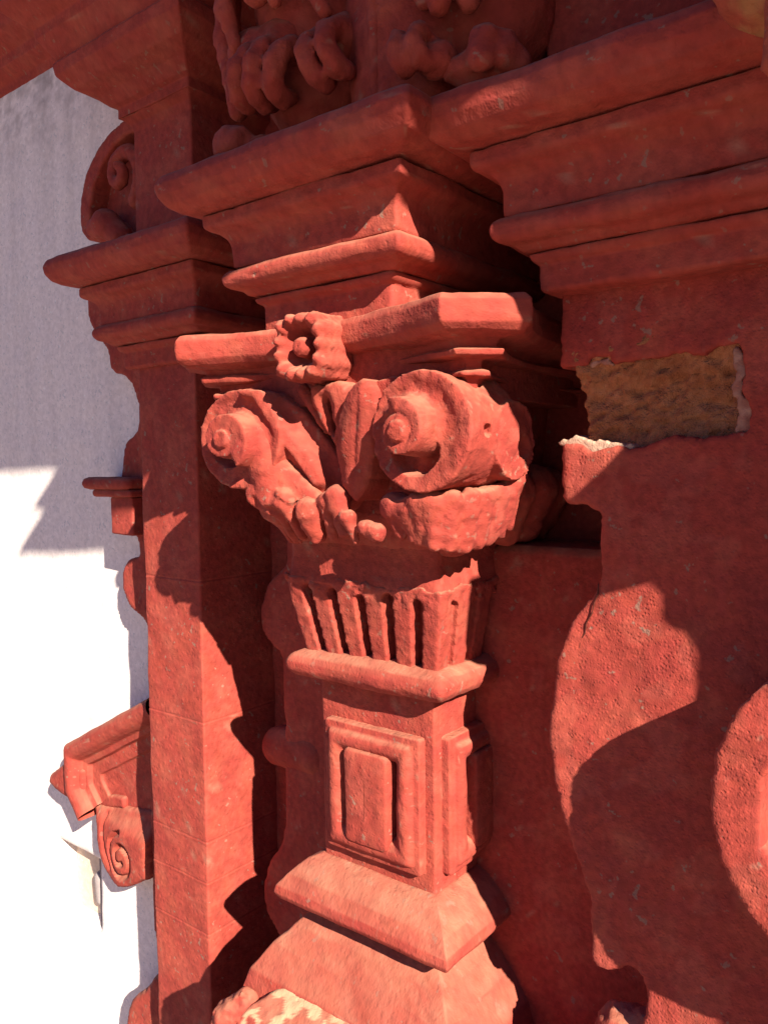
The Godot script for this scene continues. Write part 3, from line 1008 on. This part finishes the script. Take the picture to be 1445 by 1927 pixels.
	var claw := lumps([[Vector3(-1.295, -1.165, -1.13), Vector3(-1.325, -1.20, -1.11), 0.03, 0.034], [Vector3(-1.325, -1.20, -1.11), Vector3(-1.33, -1.32, -1.12), 0.036, 0.05]], 0.012, 0.008, 0.002)
	commit("foot_leaf", nets(claw[0], claw[1], claw[2], 0.006), M.stone, "red", t)
	build_capital(t)


func to_face(g: Array, side: int) -> Array:
	# panel co-ordinates (across, y, out) onto the front (0) or right (1) face of the shaft
	var v: PackedVector3Array = g[0]
	for i in v.size():
		var p := v[i]
		v[i] = Vector3(AX + p.x, p.y, AZ + 0.151 + p.z) if side == 0 else Vector3(AX + 0.151 + p.z, p.y, AZ - p.x)
	return [v, g[1]]


func build_capital(t: Node3D) -> void:
	# core behind the carving
	var core := func(p: Vector3) -> float:
		var d := rbox(p, Vector3(AX, 0.03, -1.46), Vector3(0.225 + 0.1 * (p.y - 0.03), 0.15, 0.245), 0.03)
		d = smin(d, rbox(p, Vector3(AX, -0.12, -1.46), Vector3(0.205, 0.05, 0.225), 0.03), 0.03)
		return d + n_mid.get_noise_3dv(p) * 0.003
	commit("capital_core", nets(core, Vector3(-1.33, -0.19, -1.62), Vector3(-0.77, 0.2, -1.17), 0.009), M.stone, "red", t)
	# abacus with hollow sides and cut corners
	var path := []
	for i in 9:
		var s := i / 8.0
		path.append(Vector2(AX - 0.438 + 0.075 * 4.0 * s * (1.0 - s), lerpf(-1.70, -1.16, s)))
	for i in 13:
		var s := i / 12.0
		path.append(Vector2(AX + lerpf(-0.33, 0.33, s), -1.055 - 0.08 * 4.0 * s * (1.0 - s)))
	for i in 9:
		var s := i / 8.0
		path.append(Vector2(AX + 0.438 - 0.075 * 4.0 * s * (1.0 - s), lerpf(-1.16, -1.70, s)))
	var pr := [Vector2(-0.097, 0.125), Vector2(-0.095, 0.135), Vector2(-0.09, 0.147), Vector2(-0.074, 0.149), Vector2(-0.073, 0.157), Vector2(-0.088, 0.163), Vector2(-0.085, 0.177), Vector2(-0.05, 0.180), Vector2(-0.046, 0.191), Vector2(-0.06, 0.196), Vector2(-0.055, 0.207), Vector2(-0.014, 0.214), Vector2(-0.002, 0.226), Vector2(0.0, 0.24), Vector2(-0.001, 0.262), Vector2(-0.009, 0.274), Vector2(-0.05, 0.281), Vector2(-0.095, 0.284)]
	commit("abacus", roughen(sweep(path, false, pr, "xz", 0.004, 0.003, 0.015), 0.006, 0.003, 0.003), M.stone, "red", t)
	commit("abacus_bed", box(Vector3(AX - 0.30, 0.12, -1.66), Vector3(AX + 0.30, 0.2805, -1.165), 0.04), M.stone, "red", t)
	# corner volutes
	for side in [-1, 1]:
		var cx: float = AX + (-0.208 if side < 0 else 0.236)
		var cy := 0.058
		var f := func(p: Vector3) -> float: return volute(p, side, cx, cy)
		commit("volute", nets(f, Vector3(cx - 0.16 if side < 0 else AX - 0.045, cy - 0.16, -1.40 if side > 0 else -1.27), Vector3(AX + 0.045 if side < 0 else cx + 0.165, cy + 0.13, -1.04), 0.0038, 0.06), M.stone, "red", t)
	# leaf between the volutes
	var fa := func(p: Vector2, inn: float) -> float: return -0.055 + 0.25 * maxf(0.0, p.y) + 0.010 * smoothstep(0.0, 0.03, inn) - 0.0035 * (1.0 - smoothstep(0.0, 0.007, p.distance_to(Geometry2D.get_closest_point_to_segment(p, Vector2(AX + 0.072, -0.05), Vector2(AX + 0.122, 0.13)))))
	commit("leaf", plate(shift([Vector2(0.045, -0.04), Vector2(0.038, 0.03), Vector2(0.052, 0.08), Vector2(0.085, 0.13), Vector2(0.125, 0.158), Vector2(0.145, 0.150), Vector2(0.158, 0.11), Vector2(0.14, 0.05), Vector2(0.11, -0.02), Vector2(0.08, -0.07)]), [], -1.088, -1.22, 0.0055, 0.006, 0.005, 0.004, 0.006, fa), M.stone, "red", t)
	commit("leaf", plate(shift([Vector2(0.036, 0.02), Vector2(0.015, 0.045), Vector2(-0.012, 0.085), Vector2(-0.022, 0.125), Vector2(-0.020, 0.152), Vector2(-0.002, 0.160), Vector2(0.012, 0.150), Vector2(0.03, 0.160), Vector2(0.06, 0.158), Vector2(0.084, 0.146), Vector2(0.072, 0.11), Vector2(0.05, 0.07)]), [shift([Vector2(0.012, 0.128), Vector2(0.020, 0.13), Vector2(0.024, 0.10), Vector2(0.024, 0.065), Vector2(0.014, 0.06), Vector2(0.008, 0.085)])], -1.108, -1.20, 0.0045, 0.012, 0.006, 0.004, 0.006, fa), M.stone, "red", t)
	commit("leaf", plate(shift([Vector2(-0.02, 0.06), Vector2(-0.05, 0.10), Vector2(-0.078, 0.15), Vector2(-0.07, 0.168), Vector2(-0.045, 0.15), Vector2(-0.022, 0.10)]), [], -1.13, -1.20, 0.0045, 0.010, 0.005, 0.004, 0.006, fa), M.stone, "red", t)
	# flower on the abacus
	var fl := func(p: Vector3) -> float:
		var q := p - Vector3(AX + 0.0, 0.222, -1.095)
		var a := atan2(q.y, q.x)
		var rr := sqrt(q.x * q.x + q.y * q.y)
		var sq := pow(pow(absf(q.x), 4.0) + pow(absf(q.y), 4.0), 0.25)
		var lobe := 0.061 + 0.0022 * cos(a * 13.0) + 0.002 * n_mid.get_noise_3dv(p * 0.7)
		var rim := smoothstep(0.018, 0.050, lerpf(rr, sq, 0.6))
		var front := -0.028 + 0.052 * rim + 0.005 * cos(a * 13.0) * rim - 0.012 * smoothstep(0.052, 0.066, sq) + 0.003 * n_mid.get_noise_3dv(p)
		var d := smax(sq - lobe, maxf((q.z - front) * 0.7, -0.07 - q.z), 0.006)
		d = smin(d, cap(q, Vector3(0, 0, -0.04), Vector3(0, 0, 0.004), 0.02, 0.019), 0.004)
		d = maxf(d, 0.006 - q.distance_to(Vector3(0.002, 0.0, 0.025)))
		return d + n_fine.get_noise_3dv(p) * 0.002
	commit("rosette", nets(fl, Vector3(AX - 0.09, 0.13, -1.18), Vector3(AX + 0.09, 0.31, -1.05), 0.004), M.stone, "red", t)
	# curled leaves under the volutes
	var veins := func(p: Vector3, d: float) -> float: return d + 0.007 * smoothstep(-0.03, -0.075, p.y) * pow(absf(sin(62.0 * (p.x - AX + 0.55 * p.y) + 5.0 * n_low.get_noise_3dv(p))), 3.0) if d < 0.04 else d
	var acl := lumps(capital_limbs([[-0.160, 0.055, -1.125, -0.145, 0.0, -1.145, 0.034, 0.046], [-0.145, 0.0, -1.15, -0.130, -0.055, -1.165, 0.050, 0.058], [-0.115, -0.015, -1.155, -0.04, -0.070, -1.165, 0.036, 0.024], [-0.205, -0.050, -1.17, -0.165, -0.130, -1.21, 0.034, 0.018], [-0.170, -0.055, -1.135, -0.135, -0.146, -1.19, 0.030, 0.014], [-0.130, -0.060, -1.13, -0.105, -0.150, -1.18, 0.030, 0.012], [-0.092, -0.065, -1.13, -0.078, -0.142, -1.17, 0.028, 0.012], [-0.235, -0.035, -1.23, -0.19, -0.12, -1.25, 0.034, 0.03]]), 0.008, 0.003, 0.0018, veins)
	commit("acanthus_leaf", nets(acl[0], acl[1], acl[2], 0.005), M.stone, "red", t)
	var acm := lumps(capital_limbs([[-0.040, -0.088, -1.145, -0.036, -0.135, -1.16, 0.030, 0.018], [0.004, -0.068, -1.15, 0.004, -0.136, -1.165, 0.022, 0.010], [0.032, -0.058, -1.145, 0.046, -0.122, -1.15, 0.024, 0.015], [0.070, -0.094, -1.13, 0.080, -0.138, -1.14, 0.017, 0.006], [0.102, -0.112, -1.135, 0.130, -0.120, -1.14, 0.014, 0.018]]), 0.004, 0.004, 0.0018)
	commit("acanthus_claw", nets(acm[0], acm[1], acm[2], 0.0042), M.stone, "red", t)
	var acr := lumps(capital_limbs([[0.160, -0.075, -1.16, 0.175, -0.125, -1.16, 0.030, 0.010], [0.195, -0.078, -1.15, 0.205, -0.130, -1.155, 0.024, 0.009], [0.228, -0.066, -1.14, 0.222, -0.132, -1.155, 0.022, 0.009], [0.258, -0.062, -1.14, 0.245, -0.136, -1.155, 0.019, 0.015], [0.283, -0.060, -1.16, 0.264, -0.140, -1.175, 0.019, 0.016], [0.299, -0.058, -1.195, 0.276, -0.142, -1.205, 0.019, 0.016], [0.310, -0.054, -1.23, 0.284, -0.138, -1.235, 0.019, 0.016], [0.318, -0.050, -1.262, 0.290, -0.132, -1.265, 0.019, 0.016], [0.328, -0.036, -1.29, 0.294, -0.124, -1.295, 0.017, 0.014], [0.333, -0.018, -1.315, 0.298, -0.112, -1.325, 0.012, 0.012], [0.22, -0.085, -1.25, 0.2, -0.125, -1.28, 0.06, 0.05]]), 0.016, 0.0035, 0.0018)
	commit("acanthus_leaf", nets(acr[0], acr[1], acr[2], 0.005), M.stone, "red", t)
	var acs := lumps(capital_limbs([[0.26, -0.05, -1.40, 0.235, -0.13, -1.42, 0.05, 0.035], [0.26, -0.05, -1.50, 0.235, -0.13, -1.50, 0.05, 0.035], [0.25, -0.06, -1.58, 0.22, -0.13, -1.58, 0.05, 0.035]]), 0.02, 0.006, 0.002)
	commit("acanthus_leaf", nets(acs[0], acs[1], acs[2], 0.008), M.stone, "red", t)


func capital_limbs(l: Array) -> Array:
	var o := []
	for q in l:
		o.append([Vector3(AX + q[0], q[1], q[2]), Vector3(AX + q[3], q[4], q[5]), q[6], q[7]])
	return o


func shift(l: Array) -> Array:
	var o := []
	for q: Vector2 in l:
		o.append(q + Vector2(AX, 0))
	return o


func smax(a: float, b: float, k: float) -> float:
	return -smin(-a, -b, k)


func volute(p: Vector3, side: int, cx: float, cy: float) -> float:
	# a drum lying front to back: snail scroll on its front, a waisted barrel, and on the right corner the side scroll
	var a := p.x - cx
	var b := p.y - cy
	var rr := sqrt(a * a + b * b)
	var front := -1.112
	if side < 0:
		a /= 1.18
		rr = sqrt(a * a + b * b)
	var h := 0.0
	if rr < 0.12:
		var t: float
		var rb: float
		if side > 0:
			t = fposmod((atan2(a, b) + deg_to_rad(62.0)) / TAU, 1.0)
			rb = 0.068 * pow(0.50, t)
			h = 0.046 * (smoothstep(0.0, 0.14, t) if rr > rb * 0.5 else 1.0)
			h -= 0.004 * (1.0 - smoothstep(0.0, 0.004, absf(rr - rb * 0.5)))
		else:
			t = fposmod((atan2(b, a) + deg_to_rad(60.0)) / TAU, 1.0)
			rb = 0.068 * pow(0.56, t)
			h = 0.042
		h *= 1.0 - smoothstep(rb - 0.003, rb + 0.001, rr)
		h += 0.007 * (1.0 - smoothstep(0.017, 0.020, rr))
		var w := smoothstep(0.46, 0.58, t) * (1.0 - smoothstep(0.82, 0.90, t))
		var outer := rb + 0.034 * sin(clampf((t - 0.46) / 0.5, 0.0, 1.0) * PI)
		h -= 0.035 * w * smoothstep(rb - 0.002, rb + 0.002, rr) * (1.0 - smoothstep(outer - 0.004, outer + 0.001, rr))
		# a shallow hollow along the outer band
		h -= 0.006 * smoothstep(rb, rb + 0.012, rr) * (1.0 - smoothstep(0.075, 0.1, rr))
	var ox := cx + (0.012 if side > 0 else 0.0)
	var ro := sqrt((p.x - ox) * (p.x - ox) + b * b) if side > 0 else rr
	var s := clampf((front - p.z) / 0.146, 0.0, 1.0)
	var drum := 0.105 - 0.004 * sin(s * PI) + 0.006 * s * s if side > 0 else 0.102
	var d := smax((ro - drum) * 0.9, maxf((p.z - front - h) * 0.7, -1.262 - p.z), 0.003)
	if side > 0:
		# notch broken out of the barrel's underside
		d = smax(d, 0.011 - cap(p, Vector3(cx + 0.095, cy - 0.105, -1.165), Vector3(cx + 0.080, cy - 0.088, -1.165), 0.003, 0.0), 0.004)
		d = maxf(d, 0.012 - p.distance_to(Vector3(cx + 0.108, cy + 0.0, -1.17)))
		# side scroll, lying left to right behind the barrel
		var q := Vector2(p.z + 1.263, p.y - 0.043)
		var e := smax(q.length() - 0.071, maxf(p.x - (AX + 0.347) - 0.016 * smoothstep(0.03, 0.06, absf(q.length() - 0.03)), AX + 0.1 - p.x), 0.004)
		e = maxf(e, 0.022 - p.distance_to(Vector3(AX + 0.352, 0.03, -1.30)))
		d = smin(d, e, 0.003)
	# its ribbon, rising from the middle of the bell
	var hh := (p.x - AX) * side
	if hh < 0.2:
		var w := Vector2(hh, p.y)
		var line := 1e9
		var lip := 1e9
		for i in RIBBON.size() - 1:
			line = minf(line, w.distance_to(Geometry2D.get_closest_point_to_segment(w, RIBBON[i], RIBBON[i + 1])))
			lip = minf(lip, w.distance_to(Geometry2D.get_closest_point_to_segment(w, LIP[i], LIP[i + 1])))
		var zf := -1.112 - 0.065 * (1.0 - smoothstep(-0.02, 0.16, hh))
		if side < 0:
			zf += 0.013 * (1.0 - smoothstep(0.008, 0.022, lip)) - 0.010 * smoothstep(0.01, 0.03, lip)
		else:
			zf -= 0.02
		var rib := smax((line - 0.040) * 0.9, maxf((p.z - zf) * 0.8, -1.25 - p.z), 0.004)
		d = smin(d, rib, 0.006)
	if absf(d) < 0.02:
		d += n_mid.get_noise_3dv(p) * 0.0018 + n_fine.get_noise_3dv(p) * 0.0007
	return d


const RIBBON := [Vector2(0.175, 0.118), Vector2(0.135, 0.112), Vector2(0.098, 0.085), Vector2(0.060, 0.035), Vector2(0.025, -0.015), Vector2(0.002, -0.050)]
const LIP := [Vector2(0.18, 0.157), Vector2(0.145, 0.150), Vector2(0.122, 0.120), Vector2(0.088, 0.064), Vector2(0.054, 0.014), Vector2(0.030, -0.025)]


# ------------------------------------------------------------------ entablatures: fascia, bead, frieze, cornice
func entab(t: Node3D, path: Array, ref: float, bottom: float) -> void:
	var bead := [Vector2(0.10, 0.343), Vector2(0.186, 0.346), Vector2(0.198, 0.356)]
	bead.append_array(arc(Vector2(0.206, 0.379), 0.021, -80.0, 85.0, 8))
	bead.append(Vector2(0.10, 0.401))
	var runs := {
		"fascia": [Vector2(0.02, bottom), Vector2(0.158, bottom), Vector2(0.166, bottom + 0.006), Vector2(0.166, 0.325), Vector2(0.176, 0.331), Vector2(0.180, 0.342), Vector2(0.10, 0.347)],
		"bead_moulding": bead,
		"frieze": [Vector2(0.10, 0.396), Vector2(0.207, 0.399), Vector2(0.2095, 0.404), Vector2(0.211, 0.444), Vector2(0.216, 0.457), Vector2(0.226, 0.467), Vector2(0.243, 0.474), Vector2(0.249, 0.481), Vector2(0.249, 0.503), Vector2(0.15, 0.506)],
		"cornice": [Vector2(0.14, 0.502), Vector2(0.252, 0.505), Vector2(0.278, 0.509), Vector2(0.299, 0.521), Vector2(0.312, 0.541), Vector2(0.316, 0.560), Vector2(0.309, 0.577), Vector2(0.288, 0.588), Vector2(0.2, 0.596), Vector2(-0.10, 0.60)],
	}
	for k: String in runs:
		var pr := []
		for q: Vector2 in runs[k]:
			pr.append(Vector2(q.x - ref, q.y))
		commit(k, roughen(sweep(path, false, pr, "xz", 0.007, 0.004, 0.018), 0.006, 0.0026, 0.004), M.paint, "red", t)


func build_entablatures() -> void:
	var t := thing("middle_entablature", "red moulded entablature block standing on the carved column's capital", "entablature", Vector3(-1.05, 0.26, -1.3))
	var z := -1.315 + 0.211
	entab(t, [Vector2(-1.05 - 0.211, -1.64), Vector2(-1.05 - 0.211, z), Vector2(-1.05 + 0.211, z), Vector2(-1.05 + 0.211, -1.64)], 0.211, 0.262)
	t = thing("left_entablature", "shaded red moulded entablature block crowning the left pilaster beside the white wall", "entablature", Vector3(-1.82, 0.27, -1.4))
	z = -1.505 + 0.211
	entab(t, [Vector2(-1.82 - 0.211, -1.64), Vector2(-1.82 - 0.211, z), Vector2(-1.82 + 0.211, z), Vector2(-1.82 + 0.211, -1.64)], 0.211, 0.278)
	t = thing("right_entablature", "long red moulded entablature above the wall panel with the broken brick hole", "entablature", Vector3(-0.3, 0.27, -1.3))
	entab(t, [Vector2(-0.673, -1.64), Vector2(-0.673, -1.165), Vector2(0.4, -1.165)], 0.211, 0.278)


# ------------------------------------------------------------------ carved foliage above the middle entablature
func build_ornament() -> void:
	var t := thing("foliage_bracket", "shaded red carved foliage with curled leaf tips above the middle cornice", "ornament", Vector3(-0.95, 0.6, -1.2))
	var body := lumps([[Vector3(-0.86, 0.62, -1.22), Vector3(-0.86, 1.1, -1.2), 0.13, 0.14], [Vector3(-1.1, 0.75, -1.22), Vector3(-1.08, 1.1, -1.2), 0.12, 0.16], [Vector3(-0.72, 0.75, -1.24), Vector3(-0.70, 1.1, -1.2), 0.10, 0.14]], 0.04, 0.008, 0.003)
	commit("body", nets(body[0], body[1], body[2], 0.014), M.stone, "red", t)
	var rib := lumps([[Vector3(-0.872, 0.60, -1.10), Vector3(-0.86, 1.1, -1.06), 0.012, 0.016]], 0.01, 0.004, 0.002)
	commit("rib", nets(rib[0], rib[1], rib[2], 0.007), M.stone, "red", t)
	var sets := [
		curl(-1.160, 0.725, -1.085, 0.064, 0.020, 3, 0.047, 1.4) + [[-1.20, 0.80, -1.12, -1.10, 0.79, -1.12, 0.05, 0.05]],
		curl(-0.985, 0.705, -1.085, 0.054, 0.019, 2, 0.044, -0.8) + [[-0.985, 0.76, -1.12, -0.96, 0.76, -1.12, 0.04, 0.04]],
		curl(-0.785, 0.645, -1.06, 0.034, 0.014, 2, 0.036, -0.5) + [[-0.77, 0.66, -1.10, -0.74, 0.64, -1.09, 0.03, 0.03]],
		[[-0.725, 0.622, -1.10, -0.655, 0.628, -1.10, 0.018, 0.024], [-0.655, 0.645, -1.09, -0.655, 0.612, -1.075, 0.026, 0.022], [-0.635, 0.640, -1.11, -0.630, 0.615, -1.10, 0.022, 0.018], [-0.70, 0.615, -1.12, -0.63, 0.615, -1.13, 0.03, 0.03]],
		curl(-1.245, 0.632, -1.09, 0.026, 0.014, 3, 0.020, 0.5) + [[-1.22, 0.62, -1.11, -1.17, 0.62, -1.11, 0.026, 0.024]],
		[[-1.235, 1.0, -1.10, -1.250, 0.85, -1.10, 0.030, 0.026], [-1.250, 0.85, -1.10, -1.222, 0.70, -1.10, 0.026, 0.022], [-1.200, 0.98, -1.07, -1.208, 0.87, -1.06, 0.026, 0.020], [-1.208, 0.87, -1.06, -1.190, 0.80, -1.07, 0.020, 0.014]],
		[[-1.165, 1.02, -1.05, -1.140, 0.92, -1.035, 0.028, 0.026], [-1.140, 0.92, -1.035, -1.105, 0.85, -1.045, 0.030, 0.022], [-1.115, 1.02, -1.05, -1.085, 0.90, -1.04, 0.024, 0.022], [-1.085, 0.90, -1.04, -1.062, 0.83, -1.05, 0.022, 0.014], [-1.050, 1.0, -1.07, -1.015, 0.88, -1.06, 0.026, 0.024], [-1.015, 0.88, -1.06, -0.968, 0.79, -1.075, 0.024, 0.014], [-0.985, 1.0, -1.10, -0.945, 0.84, -1.09, 0.022, 0.014]],
		[[-0.80, 1.0, -1.08, -0.775, 0.82, -1.06, 0.024, 0.026], [-0.775, 0.82, -1.06, -0.760, 0.735, -1.08, 0.026, 0.016], [-0.755, 1.0, -1.08, -0.735, 0.80, -1.055, 0.026, 0.028], [-0.735, 0.80, -1.055, -0.728, 0.715, -1.075, 0.028, 0.018], [-0.71, 1.0, -1.10, -0.690, 0.80, -1.08, 0.026, 0.030], [-0.690, 0.80, -1.08, -0.690, 0.72, -1.10, 0.030, 0.02], [-0.665, 0.95, -1.14, -0.645, 0.78, -1.14, 0.030, 0.036]],
	]
	for s in sets:
		var limbs := []
		for q in s:
			limbs.append([Vector3(q[0], q[1], q[2]), Vector3(q[3], q[4], q[5]), q[6], q[7]])
		var ridges := func(p: Vector3, d: float) -> float: return d + 0.0022 * absf(sin(70.0 * (p.x * 0.9 + p.y * 0.45 + 0.02 * n_low.get_noise_3dv(p)))) + 0.003 * n_chip.get_noise_3dv(p * 0.8) if d < 0.04 else d
		var l := lumps(limbs, 0.011, 0.003, 0.0015, ridges)
		commit("curled_leaf", nets(l[0], l[1], l[2], 0.0065), M.stone, "red", t)


# a leaf tip of several ribs rolled forward and down
func curl(x: float, y: float, z: float, r: float, thick: float, ribs: int, dx: float, lean: float) -> Array:
	var o := []
	for k in ribs:
		var rr := r * (1.0 - 0.14 * absf(k - (ribs - 1) * 0.5))
		var yy := y - 0.006 * k * lean
		for i in 7:
			var a := deg_to_rad(120.0 - i * 34.0)
			var a2 := deg_to_rad(120.0 - (i + 1) * 34.0)
			var f1 := 1.0 - 0.07 * i
			var f2 := 1.0 - 0.07 * (i + 1)
			var x1 := x + k * dx + 0.010 * lean * sin(a)
			var x2 := x + k * dx + 0.010 * lean * sin(a2)
			o.append([x1, yy + sin(a) * rr * f1, z + cos(a) * rr * f1, x2, yy + sin(a2) * rr * f2, z + cos(a2) * rr * f2, thick, thick * (0.98 - 0.02 * i)])
	return o


# ------------------------------------------------------------------ the next pilaster of the row, just outside the picture on the right
func build_neighbour() -> void:
	var t := thing("neighbouring_pilaster", "tall red pilaster with stepped cornices standing just beyond the right edge", "pilaster", Vector3(0.3, -EYE, -1.0))
	var o := [[-1.7, -2.7], [-1.06, -2.7], [-1.06, -0.62], [-1.05, -0.477], [-1.055, -0.3], [-1.05, -0.16], [-1.044, -0.106], [-1.046, -0.013], [-1.038, 0.025], [-1.02, 0.057], [-1.02, 0.108], [-0.998, 0.16], [-0.979, 0.164], [-0.966, 0.178], [-0.92, 0.20], [-0.90, 0.25], [-0.90, 0.352], [-0.937, 0.353], [-0.961, 0.365], [-0.987, 0.382], [-0.992, 0.402], [-0.966, 0.455], [-0.92, 0.50], [-0.875, 0.57], [-0.865, 0.70], [-0.832, 0.79], [-0.80, 0.842], [-0.75, 0.965], [-0.695, 1.032], [-0.60, 1.07], [-0.45, 1.235], [-0.36, 1.27], [-0.19, 1.455], [-0.04, 1.635], [-0.14, 1.668], [-0.10, 1.73], [-0.19, 1.755], [0.01, 2.01], [1.1, 3.2], [1.1, 4.8], [-1.7, 4.8]]
	var poly := []
	for q in o:
		poly.append(Vector2(q[0] + 0.0732, q[1] + 0.0959))
	commit("pilaster_front", turned(plate(poly, [], 0.0, -0.04, 0.012, 0.003, 0.002, 0.002, 0.003), 0.20), M.stucco, "clean", t)
	var inset := Geometry2D.offset_polygon(PackedVector2Array(poly), -0.3)
	for q in inset:
		commit("pilaster_core", turned(plate(Array(q), [], 0.0, -0.4, 0.03, 0.01, 0.004, 0.0, 0.0), 0.235), M.stucco, "clean", t)


func turned(g: Array, x: float) -> Array:
	var v: PackedVector3Array = g[0]
	for i in v.size():
		v[i] = Vector3(x - v[i].z, v[i].y, v[i].x)
	return [v, g[1]]
